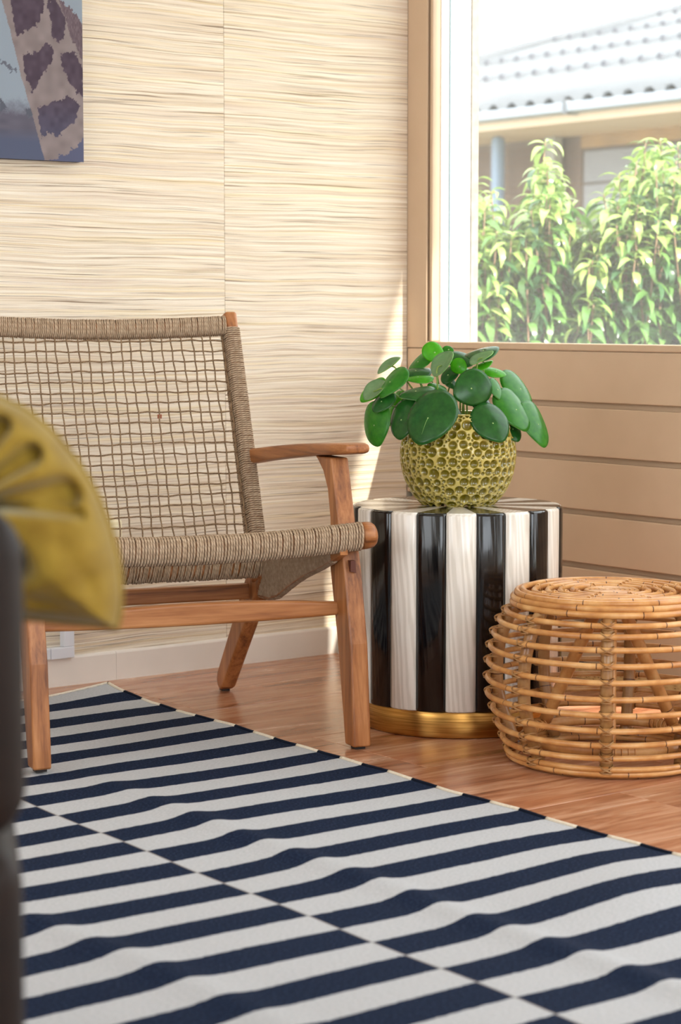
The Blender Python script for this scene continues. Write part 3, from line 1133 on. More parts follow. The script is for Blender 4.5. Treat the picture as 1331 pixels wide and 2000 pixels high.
def slat_mesh(mat):
    rows_ = []
    lv = [(Z0, 0.004), (Z0 + 0.003, 0.0), (Z1 - 0.005, 0.0), (Z1 - 0.0015, 0.0015), (Z1, 0.005)]
    vs = []
    for z, ins in lv:
        for x, y in sec:
            k_ = 1 - ins / math.hypot(x, y)
            vs.append((x * k_, y * k_, z))
    n = len(sec)
    fs_ = []
    for r in range(len(lv) - 1):
        for i in range(n - 1):
            fs_.append((r * n + i, r * n + i + 1, (r + 1) * n + i + 1, (r + 1) * n + i))
    b0 = len(vs)
    for z in (Z0, Z1):
        for sgn in (-1, 1):
            a = sgn * stp / 2 * 0.985
            vs.append((0.19 * math.cos(a), 0.19 * math.sin(a), z))
    # sides, inner, ends
    L = [r * n for r in range(len(lv))]
    Rr = [r * n + n - 1 for r in range(len(lv))]
    fs_.append(tuple([b0] + L + [b0 + 2]))
    fs_.append(tuple(([b0 + 1] + Rr + [b0 + 3])[::-1]))
    fs_.append((b0, b0 + 2, b0 + 3, b0 + 1))
    fs_.append(tuple([b0, b0 + 1] + list(range(n - 1, -1, -1))))
    tp = (len(lv) - 1) * n
    fs_.append(tuple([b0 + 3, b0 + 2] + list(range(tp, tp + n))))
    me_ = mesh_data('slat', vs, fs_, mat, True)
    me_.polygons.foreach_set('use_smooth', [i < (len(lv) - 1) * (n - 1) for i in range(len(fs_))])
    return me_


def wedge_mesh(mat):
    pts = [(x * 0.9765, y * 0.9765) for x, y in sec]
    vs = [(0.001, 0, Z1 - 0.003), (0.001, 0, Z1 + 0.0012)] + [(x, y, Z1 - 0.003) for x, y in pts] + [(x * 0.997, y * 0.997, Z1 + 0.0012) for x, y in pts]
    n = len(pts)
    fs_ = []
    for i in range(n - 1):
        fs_ += [(2 + i, 3 + i, 3 + n + i, 2 + n + i), (1, 2 + n + i, 3 + n + i), (0, 3 + i, 2 + i)]
    fs_ += [(0, 2, 2 + n, 1), (0, 1, 1 + 2 * n, 1 + n)]
    return mesh_data('top_wedge', vs, fs_, mat, False)


sm_ = [slat_mesh(M_wht), slat_mesh(M_blk)]
wm_ = [wedge_mesh(M_wht), wedge_mesh(M_blk)]
for i in range(NS_):
    link('slat', sm_[i % 2], tb, (0, 0, 0), (0, 0, base_az + i * stp))
    link('top_wedge', wm_[i % 2], tb, (0, 0, 0), (0, 0, base_az + i * stp))
brass = M('brushed_brass', 0.3, 1.0)
f = brass.noise(brass.coord('Object', (3, 3, 120)), 3, 3)
brass.base(brass.ramp(f, [(0.3, (150, 104, 48)), (0.7, (206, 156, 84))]))
v, f = lathe_vf([(0.0, 0.001), (0.203, 0.001), (0.2045, 0.003), (0.2045, 0.054), (0.203, 0.0565), (0.0, 0.0565)], 96)
bo = obj('plinth', v, f, brass.m, tb)
bo['label'] = 'brass plinth ring'
bevel(bo, 0.001, 1)

# ================================================================== POT
PC = np.array([TC[0] + 0.003, TC[1] + 0.002, 0.4625])
pot = thing('plant_pot', 'olive yellow glazed ceramic pot covered in round dimples on the striped table', 'plant pot', PC)
pp = np.array([(0.0735, 0.0), (0.080, 0.004), (0.096, 0.022), (0.110, 0.048), (0.1185, 0.075), (0.1215, 0.103), (0.1195, 0.130), (0.1125, 0.156), (0.103, 0.178), (0.097, 0.190)])
prof = spline(np.c_[pp, np.zeros(len(pp))], 190)[:, :2]
arc = np.concatenate([[0], np.cumsum(np.linalg.norm(np.diff(prof, axis=0), axis=1))])
SEG = 560
rs = np.random.RandomState(5)
# packed dimples: large ones by dart throwing on the surface, small ones into the gaps
tot = arc[-1]


def surf(u, a):
    r = np.interp(u, arc, prof[:, 0])
    z = np.interp(u, arc, prof[:, 1])
    return np.stack([r * np.cos(a), r * np.sin(a), z], -1)


big = []
u_ = 0.007
row = 0
while u_ < tot - 0.003:
    r_ = np.interp(u_, arc, prof[:, 0])
    n_ = int(round(2 * PI * r_ / 0.0240))
    for q in range(n_):
        a_ = 2 * PI * (q + 0.5 * (row % 2) + rs.uniform(-0.2, 0.2)) / n_ + 1.9 * row
        big.append(surf(np.array(u_ + rs.uniform(-0.0034, 0.0034)), np.array(a_)))
    u_ += 0.0202
    row += 1
big = np.array(big)
brad = rs.uniform(0.0102, 0.0122, len(big))
for _ in range(3):
    for i in range(len(big)):                  # neighbours may touch but not overlap
        dd_ = np.linalg.norm(big - big[i], axis=1)
        dd_[i] = 9
        j = np.argmin(dd_ - brad)
        lim = dd_[j] - 0.0007
        if brad[i] + brad[j] > lim:
            sc_ = lim / (brad[i] + brad[j])
            brad[i] *= sc_
            brad[j] *= sc_
brad = np.clip(brad + 0.0004, 0.005, 0.0118)
cand = surf(rs.rand(16000) * tot, rs.rand(16000) * 2 * PI)
sk_, sr_ = [], []
for c in cand:
    gap = np.min(np.linalg.norm(big - c, axis=1) - brad) - 0.0009
    if sk_:
        gap = min(gap, np.min(np.linalg.norm(np.array(sk_) - c, axis=1) - np.array(sr_)) - 0.0009)
    if gap > 0.0021:
        sk_.append(c)
        sr_.append(min(gap, 0.0042))
cen_ = np.vstack([big, np.array(sk_)])
rad_ = np.concatenate([brad, np.array(sr_)])
A = np.linspace(0, 2 * PI, SEG, endpoint=False)
gv = np.stack([np.outer(prof[:, 0], np.cos(A)), np.outer(prof[:, 0], np.sin(A)), np.repeat(prof[:, 1][:, None], SEG, 1)], -1)
tn = np.gradient(prof, axis=0)
tn /= np.linalg.norm(tn, axis=1)[:, None]
nr, nz_ = tn[:, 1], -tn[:, 0]
nor = np.stack([np.outer(nr, np.cos(A)), np.outer(nr, np.sin(A)), np.repeat(nz_[:, None], SEG, 1)], -1)
disp = np.zeros(gv.shape[:2])
pit = np.zeros(gv.shape[:2])
for c, r in zip(cen_, rad_):
    rows_ok = np.where(np.abs(gv[:, 0, 2] - c[2]) < r * 1.3)[0]
    if not len(rows_ok):
        continue
    sub = gv[rows_ok]
    dd_ = np.linalg.norm(sub - c, axis=2) / r
    bowl = np.where(dd_ < 1, -(1 - dd_ ** 2) ** 0.62, 0)
    dep = 0.0078 * min(1, r / 0.008) if r > 0.006 else 0.0036
    disp[rows_ok] = np.minimum(disp[rows_ok], bowl * dep)
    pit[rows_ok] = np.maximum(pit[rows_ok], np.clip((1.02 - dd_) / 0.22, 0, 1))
gv2 = gv + nor * (disp[..., None] + 0.001)
n_r = len(prof)
vs = gv2.reshape(-1, 3)
fs = [(i * SEG + j, i * SEG + (j + 1) % SEG, (i + 1) * SEG + (j + 1) % SEG, (i + 1) * SEG + j) for i in range(n_r - 1) for j in range(SEG)]
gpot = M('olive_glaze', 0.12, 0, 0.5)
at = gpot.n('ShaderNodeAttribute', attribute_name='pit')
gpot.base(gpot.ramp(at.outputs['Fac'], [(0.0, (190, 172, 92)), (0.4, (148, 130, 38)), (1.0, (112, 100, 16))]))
gpot.b.inputs['Coat Weight'].default_value = 0.6
gpot.b.inputs['Coat Roughness'].default_value = 0.06
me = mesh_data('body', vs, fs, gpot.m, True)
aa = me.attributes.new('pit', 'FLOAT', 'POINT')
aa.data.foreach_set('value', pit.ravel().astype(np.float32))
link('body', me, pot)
v, f = lathe_vf([(0.0735, 0.001), (0.072, 0.0), (0.0, 0.0)], 96)
obj('foot', v, f, gpot.m, pot)
v, f = lathe_vf([(0.097, 0.191), (0.095, 0.1935), (0.092, 0.192), (0.090, 0.186), (0.091, 0.16), (0.09, 0.15)], 96)
obj('rim', v, f, gpot.m, pot)

# ================================================================== PILEA
PL = PC + np.array([0, 0, 0.155])
pil = thing('potted_plant', 'green money plant with round coin leaves growing in the dimpled pot', 'plant', PL)
PLd = float((PL - CAM) @ FV)
soil = mat_simple('potting_soil', (44, 30, 22), 0.95, 0, 0.2, (120, (70, 50, 36)))
v, f = lathe_vf([(0.0, 0.012), (0.03, 0.010), (0.06, 0.006), (0.088, 0.001), (0.088, -0.004), (0.0, -0.004)], 40)
obj('soil', v, f, soil, pil)


def mat_leaf(name, c0, c1, trans, rough=0.27, scale=60):
    g = M(name, rough, 0, 0.5)
    f_ = g.noise(g.coord('Object', (1, 1, 1), True), scale, 3)
    c = g.ramp(f_, [(0.3, c0), (0.7, c1)])
    g.base(c)
    tl = g.n('ShaderNodeBsdfTranslucent')
    hs = g.n('ShaderNodeHueSaturation')
    hs.inputs['Value'].default_value = 1.7
    hs.inputs['Saturation'].default_value = 1.1
    g.l(c, hs.inputs['Color'])
    g.l(hs.outputs[0], tl.inputs['Color'])
    mx = g.n('ShaderNodeMixShader')
    mx.inputs[0].default_value = trans
    g.l(g.b.outputs[0], mx.inputs[1])
    g.l(tl.outputs[0], mx.inputs[2])
    g.l(mx.outputs[0], g.t.nodes['Material Output'].inputs[0])
    return g.m


LEAF_T = [mat_leaf('coin_leaf_deep', (28, 84, 30), (44, 106, 40), 0.3), mat_leaf('coin_leaf_mid', (50, 130, 36), (76, 152, 48), 0.45), mat_leaf('coin_leaf_backlit', (84, 176, 30), (112, 198, 50), 0.55)]  # brighter tones paint the lit and backlit look of some blades
M_under = mat_leaf('coin_leaf_underside', (112, 146, 100), (134, 164, 118), 0.3, 0.5)
M_edge = mat_leaf('coin_leaf_margin', (120, 170, 90), (150, 196, 110), 0.3, 0.5)
M_stem = mat_leaf('leaf_stalk', (128, 160, 74), (152, 176, 92), 0.2, 0.45)
M_dot = mat_leaf('stalk_dot', (170, 200, 120), (186, 210, 140), 0.2, 0.5)


def coin_leaf(a, b, cup, tone, droop=0.0, seed=0):
    """a, b half length / half width; local x = long axis, y = width, z = upper side"""
    rr = random.Random(seed)
    nr_, na = 7, 36
    vs = [(a * 0.18, 0, 0)]
    ph = rr.uniform(0, 6)
    for i in range(1, nr_ + 1):
        u = i / nr_
        for j in range(na):
            t_ = 2 * PI * j / na
            rx = a * (1 + 0.05 * math.cos(t_) + 0.018 * math.sin(3 * t_ + ph))
            ry = b * (1 - 0.07 * math.cos(t_) + 0.015 * math.sin(2 * t_ + ph))
            tt_ = t_ if t_ < PI else t_ - 2 * PI
            rx *= 1 + 0.09 * math.exp(-(tt_ / 0.42) ** 2)
            x_, y_ = rx * u * math.cos(t_), ry * u * math.sin(t_)
            x_ += a * 0.18 * (1 - u)
            d2 = (x_ / a) ** 2 + (y_ / b) ** 2
            z_ = -cup * a * d2 - droop * a * (y_ / b) ** 2 + 0.012 * a * math.sin(2 * t_ + ph) * u * u
            vs.append((x_, y_, z_))
    # small dip where the stalk joins
    vs[0] = (vs[0][0], 0, -0.03 * a)
    fs_ = [(0, 1 + j, 1 + (j + 1) % na) for j in range(na)]
    for i in range(nr_ - 1):
        for j in range(na):
            k2 = (j + 1) % na
            fs_.append((1 + i * na + j, 1 + (i + 1) * na + j, 1 + (i + 1) * na + k2, 1 + i * na + k2))
    me_ = mesh_data('leaf', vs, fs_, [LEAF_T[tone], M_under, M_edge], True)
    return me_


K3 = 1 / 2.893
# per leaf: centre x,y on the photo crop, long-axis end point dx,dy, half width, depth offset (m), tone, tip side, flip
LV = [
    (520, 482, -66, 150, 126, -0.115, 0, 0), (775, 335, -100, 45, 108, -0.085, 0, 0), (868, 520, 60, 105, 100, -0.10, 0, 0),
    (1000, 440, 64, 118, 84, -0.03, 1, 0), (1130, 522, 42, 128, 74, 0.0, 1, 0), (1025, 325, 62, 104, 64, 0.06, 1, 0),
    (885, 240, 62, 18, 30, 0.02, 2, 0), (808, 132, 88, -34, 40, 0.0, 0, 0), (812, 182, 62, -36, 27, -0.03, 2, 1),
    (540, 132, 48, 44, 58, 0.05, 2, 0), (600, 205, -40, 72, 46, -0.02, 1, 1), (462, 180, -52, 62, 38, 0.08, 1, 0),
    (455, 238, -78, 14, 34, 0.05, 0, 0), (468, 275, -80, 6, 25, 0.02, 2, 0), (458, 352, -96, 24, 42, -0.04, 0, 0),
    (360, 500, -18, 114, 74, -0.05, 0, 0), (318, 440, -30, 96, 46, 0.03, 2, 0), (200, 530, 18, 122, 74, -0.01, 1, 0),
    (305, 290, -62, 84, 52, -0.02, 1, 0), (195, 338, -62, 66, 46, 0.03, 2, 0), (215, 355, -46, 58, 44, 0.0, 1, 1),
    (300, 217, -56, 48, 24, 0.05, 1, 1), (690, 170, 66, 30, 52, 0.05, 0, 0), (683, 214, 34, 32, 46, 0.0, 2, 0),
    (628, 258, -30, 50, 40, 0.03, 0, 0), (662, 488, 36, 84, 58, -0.06, 0, 0), (903, 338, 22, 62, 36, -0.03, 1, 0),
    (985, 560, 36, 70, 54, -0.02, 0, 0), (640, 305, 24, 34, 30, 0.03, 0, 0), (812, 206, 54, -26, 22, -0.01, 2, 0),
    (622, 122, 30, 10, 26, 0.09, 1, 0), (560, 330, 50, 20, 28, 0.0, 1, 0), (740, 250, 40, 30, 30, 0.05, 1, 0), (255, 405, -46, 60, 48, -0.02, 0, 0),
    (820, 420, 40, 60, 50, 0.04, 0, 0), (590, 420, -40, 60, 50, 0.05, 0, 0),
]
PXM = F_PX
for li, (cx_, cy_, dx_, dy_, bw, dep, tone, flip) in enumerate(LV):
    X_, Y_ = 660 + cx_ * K3, 640 + cy_ * K3
    dist = PLd + dep
    c = at_d(X_, Y_, dist)
    mpp = dist / F_PX
    a_len = math.hypot(dx_, dy_) * K3 * mpp
    b_w = bw * K3 * mpp
    e1 = (dx_ * RV - dy_ * UV_) / math.hypot(dx_, dy_)
    pr = np.cross(e1, FV)
    pr /= np.linalg.norm(pr)
    # tip away from the viewer at the lower end so that the blade droops
    tilt1 = 0.30 if tone != 2 else 0.15
    e1t = e1 * math.cos(tilt1) + FV * math.sin(tilt1) * (-1 if dy_ > 0 else 1)
    cosf = min(1.0, b_w / (a_len * 0.93))
    sf = math.sqrt(max(0, 1 - cosf ** 2))
    best = None
    for sgn in (-1, 1):
        e2 = pr * cosf + FV * sgn * sf
        e2 = e2 - e1t * (e2 @ e1t)
        e2 /= np.linalg.norm(e2)
        nrm = np.cross(e1t, e2)
        if nrm @ FV > 0:
            e2, nrm = -e2, -nrm
        sc_ = nrm[2] + 0.5 * (nrm @ np.r_[((c - PL)[:2] / (np.linalg.norm((c - PL)[:2]) + 1e-6)), 0])
        if best is None or sc_ > best[0]:
            best = (sc_, e2, nrm)
    _, e2, nrm = best
    if flip:
        nrm, e2 = -nrm, -e2
    me_ = coin_leaf(a_len / math.cos(tilt1), max(b_w / max(cosf, 0.35), a_len * 0.80), 0.12, tone, 0.13, li)
    o = link('leaf', me_, pil)
    mt = Matrix((e1t, e2, nrm)).transposed().to_4x4()
    mt.translation = Vector(c - PL)
    o.matrix_local = mt
    sd = o.modifiers.new('thick', 'SOLIDIFY')
    sd.thickness = 0.0014
    sd.offset = -1
    sd.material_offset = 1
    sd.material_offset_rim = 2
    # pale dot where the stalk meets the blade, and the stalk
    at_l = Vector((me_.vertices[0].co.x, 0, me_.vertices[0].co.z))
    pt = np.array(mt @ at_l)
    ang = math.atan2(pt[1], pt[0])
    root = np.array([0.035 * math.cos(ang + 0.3 * math.sin(li)), 0.035 * math.sin(ang + 0.3 * math.sin(li)), 0.004])
    midp = 0.5 * (root + pt) + np.array([0, 0, 0.02])
    midp = midp * 0.6 + 0.4 * (pt - nrm * 0.05)
    tube('stalk', spline([root, midp, pt - nrm * 0.0022], 12), np.linspace(0.0021, 0.0014, 12), M_stem, pil, 6)
    if li == 0:                              # pale midrib on the largest front blade
        ux = np.linspace(at_l.x, at_l.x + a_len * 0.62, 10)
        uz = np.interp(ux, [at_l.x, at_l.x + a_len * 0.16], [-0.03 * a_len, 0.0]) - 0.12 * a_len * (ux / a_len) ** 2
        tube('midrib', np.stack([ux, np.zeros(10), uz], -1), np.linspace(0.0008, 0.0002, 10), M_edge, o, 5)
    v, f = lathe_vf([(0.0, 0.0008), (0.0016, 0.0004), (0.0022, -0.0006)], 8)
    dt = obj('stalk_dot', v, f, M_dot, o)
    dt.location = at_l

# ================================================================== RATTAN STOOL
OC = np.array([-0.6085, -1.3664, 0.0])
ot = thing('rattan_stool', 'round barrel rattan stool with coiled top on the wood floor', 'stool', OC)
HP = [(0.298, 0.2015), (0.272, 0.2145), (0.247, 0.2245), (0.220, 0.232), (0.190, 0.2355), (0.159, 0.2365), (0.128, 0.234), (0.099, 0.2265), (0.070, 0.217), (0.043, 0.2065), (0.020, 0.197)]
rr = random.Random(11)
for i, (z, r) in enumerate(HP):
    if i == 0:
        z = 0.290
    tube('hoop', ring(r, z, 96, 0.0011, rr.uniform(0, 6)), 0.0056, M_rattan, ot, 10, True)
tube('base_ring', ring(0.193, 0.0105, 96, 0.0006, 1.0), 0.0062, M_rattan, ot, 10, True)
tube('base_ring', ring(0.182, 0.0065, 96, 0.0004, 2.0), 0.0064, M_rattan, ot, 10, True)
# struts inside the hoops
hz_ = np.array([h[0] for h in HP])
hr_ = np.array([h[1] for h in HP])
rOfz = lambda z: np.interp(z, hz_[::-1], hr_[::-1])
front_az = math.atan2(-DV[1], -DV[0])
offs = [-5.5, 43, 88, 125, 165, 213, 262, 309]
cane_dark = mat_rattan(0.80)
for k_, od in enumerate(offs):
    az_ = front_az - math.radians(3) + math.radians(od)
    zz = np.linspace(0.014, 0.306, 26)
    rad = rOfz(zz) - 0.0170
    rad[zz > 0.285] -= (zz[zz > 0.285] - 0.285) * 0.5
    P = np.stack([rad * math.cos(az_), rad * math.sin(az_), zz], -1)
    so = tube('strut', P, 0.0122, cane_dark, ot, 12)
    bg = Bag()
    for i, (z, r) in enumerate(HP):
        z = 0.290 if i == 0 else z
        # two crossed turns of cane strip round hoop and strut
        t_ = np.array([-math.sin(az_), math.cos(az_), 0])
        n_ = np.array([math.cos(az_), math.sin(az_), 0])
        c = n_ * (r - 0.008) + ZV * z
        for sg in (-1, 1):
            a = np.linspace(0, 2 * PI, 18, endpoint=False)
            P = c + (np.cos(a) * 0.0178)[:, None] * n_ + (np.sin(a) * 0.0128)[:, None] * t_ + (np.sin(a) * 0.0062 * sg)[:, None] * ZV + (np.cos(a) * 0.003)[:, None] * ZV * 0
            bg.tube(P, 0.0017, 5, True)
        a = np.linspace(0, 2 * PI, 18, endpoint=False)
        bg.tube(c + (np.cos(a) * 0.0165)[:, None] * n_ + (np.sin(a) * 0.0126)[:, None] * t_ + ZV * -0.006, 0.0014, 5, True)
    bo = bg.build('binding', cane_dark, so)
# inner splayed poles and their ring
tube('inner_ring', ring(0.160, 0.046, 64, 0.001, 0.4), 0.0105, M_rattan, ot, 12, True)
for pa_ in (225, 121, -7):
    az_ = front_az + math.radians(pa_)
    n_ = np.array([math.cos(az_), math.sin(az_), 0])
    t_ = np.array([-math.sin(az_), math.cos(az_), 0])
    P = np.array([n_ * 0.028 + ZV * 0.300, n_ * 0.095 + ZV * 0.176, n_ * 0.160 + ZV * 0.054])
    po = tube('inner_pole', spline(P, 12), 0.0125, M_rattan, ot, 12)
    bg = Bag()
    for q in range(5):
        a0 = az_ + (q - 2) * 0.075 + 0.14
        cc_ = np.array([0.160 * math.cos(a0), 0.160 * math.sin(a0), 0.046])
        a = np.linspace(0, 2 * PI, 14, endpoint=False)
        rd = np.array([math.cos(a0), math.sin(a0), 0])
        bg.tube(cc_ + (np.cos(a) * 0.0118)[:, None] * rd + (np.sin(a) * 0.0118)[:, None] * ZV, 0.0016, 5, True)
    bg.build('binding', M_rattan, po)
# top: stepped outer rings, then open rings and a tight coil
for r, z, cr_ in ((0.1875, 0.3075, 0.0068), (0.1865, 0.3185, 0.0060), (0.1800, 0.3275, 0.0060), (0.1690, 0.3305, 0.0058)):
    tube('top_ring', ring(r, z, 96, 0.0006, rr.uniform(0, 6)), cr_, M_rattan, ot, 10, True)
for r in (0.146, 0.121, 0.097, 0.073):
    tube('coil_ring', ring(r, 0.3290, 80, 0.0010, rr.uniform(0, 6)), 0.0057, M_rattan, ot, 10, True)
a = np.linspace(0, 2 * PI * 5, 200)
rr_ = 0.006 + 0.046 * a / a[-1]
tube('centre_coil', np.stack([rr_ * np.cos(a), rr_ * np.sin(a), np.full(200, 0.3285)], -1), 0.0050, M_rattan, ot, 8)
for k_ in range(8):
    az_ = front_az + math.radians(22 + 45 * k_)
    n_ = np.array([math.cos(az_), math.sin(az_), 0])
    tube('spoke', [n_ * 0.03 + ZV * 0.3165, n_ * 0.1 + ZV * 0.317, n_ * 0.176 + ZV * 0.317], 0.0056, M_rattan, ot, 8)
# ties where the rings cross the spokes
for k_ in range(8):
    az_ = front_az + math.radians(22 + 45 * k_)
    n_ = np.array([math.cos(az_), math.sin(az_), 0])
    t_ = np.array([-math.sin(az_), math.cos(az_), 0])
    bg = Bag()
    for r in (0.146, 0.121, 0.097, 0.073):
        a = np.linspace(0, 2 * PI, 12, endpoint=False)
        for sg in (-1, 1):
            bg.tube(n_ * r + ZV * 0.3235 + (np.cos(a) * 0.0125)[:, None] * ZV + (np.sin(a) * 0.0075)[:, None] * (n_ + t_ * sg) * 0.8, 0.0013, 5, True)
    bg.build('tie', M_rattan, ot)

# ================================================================== DARK ARMCHAIR + CUSHION (near the camera, left)
ZD = 1.75
leather = M('dark_brown_leather', 0.6, 0, 0.2)
lf = leather.noise(leather.coord('Object', (1, 1, 1)), 14, 4)
leather.base(leather.ramp(lf, [(0.3, (20, 12, 9)), (0.7, (32, 21, 16))]))
leather.bump(leather.noise(leather.coord('Object', (1, 1, 1)), 220, 3), 0.15, 0.001)
O_ = at_d(36, 1700, ZD)
dk_az = AZ + math.radians(10.5)
dk = thing('leather_armchair', 'dark brown leather armchair at the left edge near the camera', 'armchair', (O_[0], O_[1], 0.0), dk_az)
# local x = away from the camera along the view, local y = to the left; right side face at y = 0


def soft_box(name, b, r, mat, parent, seg=5):
    o = box(name, b, mat, parent, r, seg)
    o.data.polygons.foreach_set('use_smooth', [True] * len(o.data.polygons))
    return o


soft_box('backrest', (-0.135, -0.045, -0.004, 0.78, 0.455, 0.715), 0.04, leather.m, dk, 6)
soft_box('base_panel', (-0.135, 0.58, 0.0, 0.78, 0.10, 0.452), 0.03, leather.m, dk, 5)
soft_box('seat_cushion', (-0.043, 0.56, 0.002, 0.70, 0.455, 0.577), 0.035, leather.m, dk, 5)
soft_box('arm', (-0.043, 0.56, 0.705, 0.78, 0.455, 0.655), 0.03, leather.m, dk, 6)
for px_ in (-0.02, 0.53):
    for py_ in (0.05, 0.73):
        v, f = lathe_vf([(0.0, 0.0105), (0.017, 0.0105), (0.023, 0.101), (0.0, 0.101)], 16)
        lo = obj('leg', v, f, leather.m, dk)
        lo.location = (px_, py_, 0.0)

# cushion
ZC = ZD + 0.10
cu_c = at_d(10, 1002, ZC)
M_cush = M('mustard_velvet', 0.8, 0, 0.2)
cf = M_cush.noise(M_cush.coord('Object', (1, 1, 1)), 30, 4)
M_cush.base(M_cush.ramp(cf, [(0.3, (116, 90, 24)), (0.7, (142, 116, 40))]))
M_cush.b.inputs['Sheen Weight'].default_value = 0.3
M_cush.b.inputs['Sheen Tint'].default_value = (0.9, 0.92, 0.72, 1)
M_cush.b.inputs['Sheen Roughness'].default_value = 0.4
M_cush.bump(M_cush.noise(M_cush.coord('Object', (1, 1, 1)), 400, 2), 0.15, 0.0006)
cush = thing('scatter_cushion', 'mustard yellow cushion with deep creases on the seat of the dark leather armchair', 'cushion', cu_c)
out_px = [(228, 1226), (236, 1190), (237, 1150), (231, 1095), (217, 1035), (190, 965), (152, 903), (105, 845), (55, 803), (0, 776), (-70, 752), (-150, 745), (-235, 770),
          (-300, 830), (-335, 920), (-345, 1030), (-325, 1130), (-280, 1210), (-200, 1235), (-110, 1222), (-20, 1206), (60, 1208), (140, 1216), (200, 1222)]
op = np.array(out_px, float)
op = np.vstack([op, op[:1]])
ctr = np.array([-10.0, 1002.0])
mp = ZC / F_PX
NA, NR = 220, 70
seg_l = np.concatenate([[0], np.cumsum(np.linalg.norm(np.diff(op, axis=0), axis=1))])
tq = np.linspace(0, seg_l[-1], NA, endpoint=False)
ox = np.interp(tq, seg_l, op[:, 0])
oy = np.interp(tq, seg_l, op[:, 1])
for _ in range(2):
    keepx, keepy = ox.copy(), oy.copy()
    ox = (np.roll(ox, 1) + ox + np.roll(ox, -1)) / 3
    oy = (np.roll(oy, 1) + oy + np.roll(oy, -1)) / 3
    ox[0], oy[0] = keepx[0], keepy[0]
rho = np.linspace(0, 1, NR) ** 0.8
PX_ = ctr[0] + rho[:, None] * (ox - ctr[0])
PY_ = ctr[1] + rho[:, None] * (oy - ctr[1])


def seg_d(px, py, a, b):
    a, b = np.array(a, float), np.array(b, float)
    ab = b - a
    t_ = np.clip(((px - a[0]) * ab[0] + (py - a[1]) * ab[1]) / (ab @ ab), 0, 1)
    return np.hypot(px - a[0] - t_ * ab[0], py - a[1] - t_ * ab[1])


def cush_h(px, py, rho_):
    dome = np.clip(1 - rho_ ** 4.5, 0, 1) ** 0.7 * 0.075 + 0.012 * np.sin(px * 0.03) * np.sin(py * 0.021) * (1 - rho_)
    cre = np.zeros_like(px)
    for a, b, w, d_ in (((-60, 985), (170, 1004), 9, 0.022),
                        ((-20, 1010), (60, 1110), 22, 0.024), ((-60, 1060), (40, 1120), 24, 0.018), ((90, 1170), (215, 1120), 20, 0.006), ((40, 1165), (190, 1190), 14, 0.005), ((140, 1060), (205, 1170), 16, 0.004)):
        cre += d_ * np.exp(-(seg_d(px, py, a, b) / w) ** 2)
    # pockets of the gathered cloth: narrow at the pinch, widening outwards
    for a, b, w0, w1, d_ in (((-30, 990), (140, 962), 8, 32, 0.040), ((-30, 975), (74, 892), 8, 23, 0.032), ((-40, 960), (12, 838), 8, 24, 0.034), ((-20, 1010), (40, 1085), 10, 30, 0.030)):
        a_, b_ = np.array(a, float), np.array(b, float)
        ab = b_ - a_
        t_ = ((px - a_[0]) * ab[0] + (py - a_[1]) * ab[1]) / (ab @ ab)
        tc = np.clip(t_, 0, 1)
        dd_ = np.hypot(px - a_[0] - tc * ab[0], py - a_[1] - tc * ab[1])
        cre += d_ * (0.4 + 0.6 * tc) * np.exp(-(dd_ / (w0 + (w1 - w0) * tc)) ** 4)
    return dome - cre * np.clip((1 - rho_) * 5, 0, 1)


RHO = np.repeat(rho[:, None], NA, 1)
hf = cush_h(PX_, PY_, RHO)
hb = np.sqrt(np.clip(1 - RHO ** 2.2, 0, 1)) * 0.075


def cush_pts(h):
    dx = (PX_ - 10) * mp
    dy = (PY_ - 1002) * mp
    return (dx[..., None] * RV - dy[..., None] * UV_ + h[..., None] * (-FV)).reshape(-1, 3)


fs = [(i * NA + j, i * NA + (j + 1) % NA, (i + 1) * NA + (j + 1) % NA, (i + 1) * NA + j) for i in range(NR - 1) for j in range(NA)]
vf = cush_pts(hf)
vb = cush_pts(-hb)
allv = np.concatenate([vf, vb])
off_ = len(vf)
fs = fs + [tuple(off_ + q for q in reversed(f)) for f in fs]
me = mesh_data('cover', allv, fs, M_cush.m, True)
bm = bmesh.new()
bm.from_mesh(me)
bmesh.ops.remove_doubles(bm, verts=bm.verts, dist=0.0002)
bmesh.ops.recalc_face_normals(bm, faces=bm.faces)
bm.to_mesh(me)
bm.free()
me.polygons.foreach_set('use_smooth', [True] * len(me.polygons))
link('cover', me, cush)
edgeP = np.stack([(ox - 10) * mp, (oy - 1002) * mp], -1)
tube('piping', edgeP[:, 0, None] * RV - edgeP[:, 1, None] * UV_, 0.003, M_cush.m, cush, 8, True)

# ================================================================== OUTSIDE
structure(box('ground', (0.15, 26, -14, 22, -0.2, -0.13), mat_simple('garden_ground', (120, 104, 84), 0.95, 0, 0.2, (3, (96, 110, 66)))))
XE = 5.60
house = thing('neighbour_house', 'low slatted timber outbuilding with grey corrugated roof and gutter beyond the shrubs', 'building', (XE, 4.8, -0.13))
hx = lambda x: x - XE
hy = lambda y: y - 4.8
hzz = lambda z: z + 0.13


def hbox(name, x0, x1, y0, y1, z0, z1, mat, bev=0.0, par=None):
    return box(name, (hx(x0), hx(x1), hy(y0), hy(y1), hzz(z0), hzz(z1)), mat, par or house, bev)


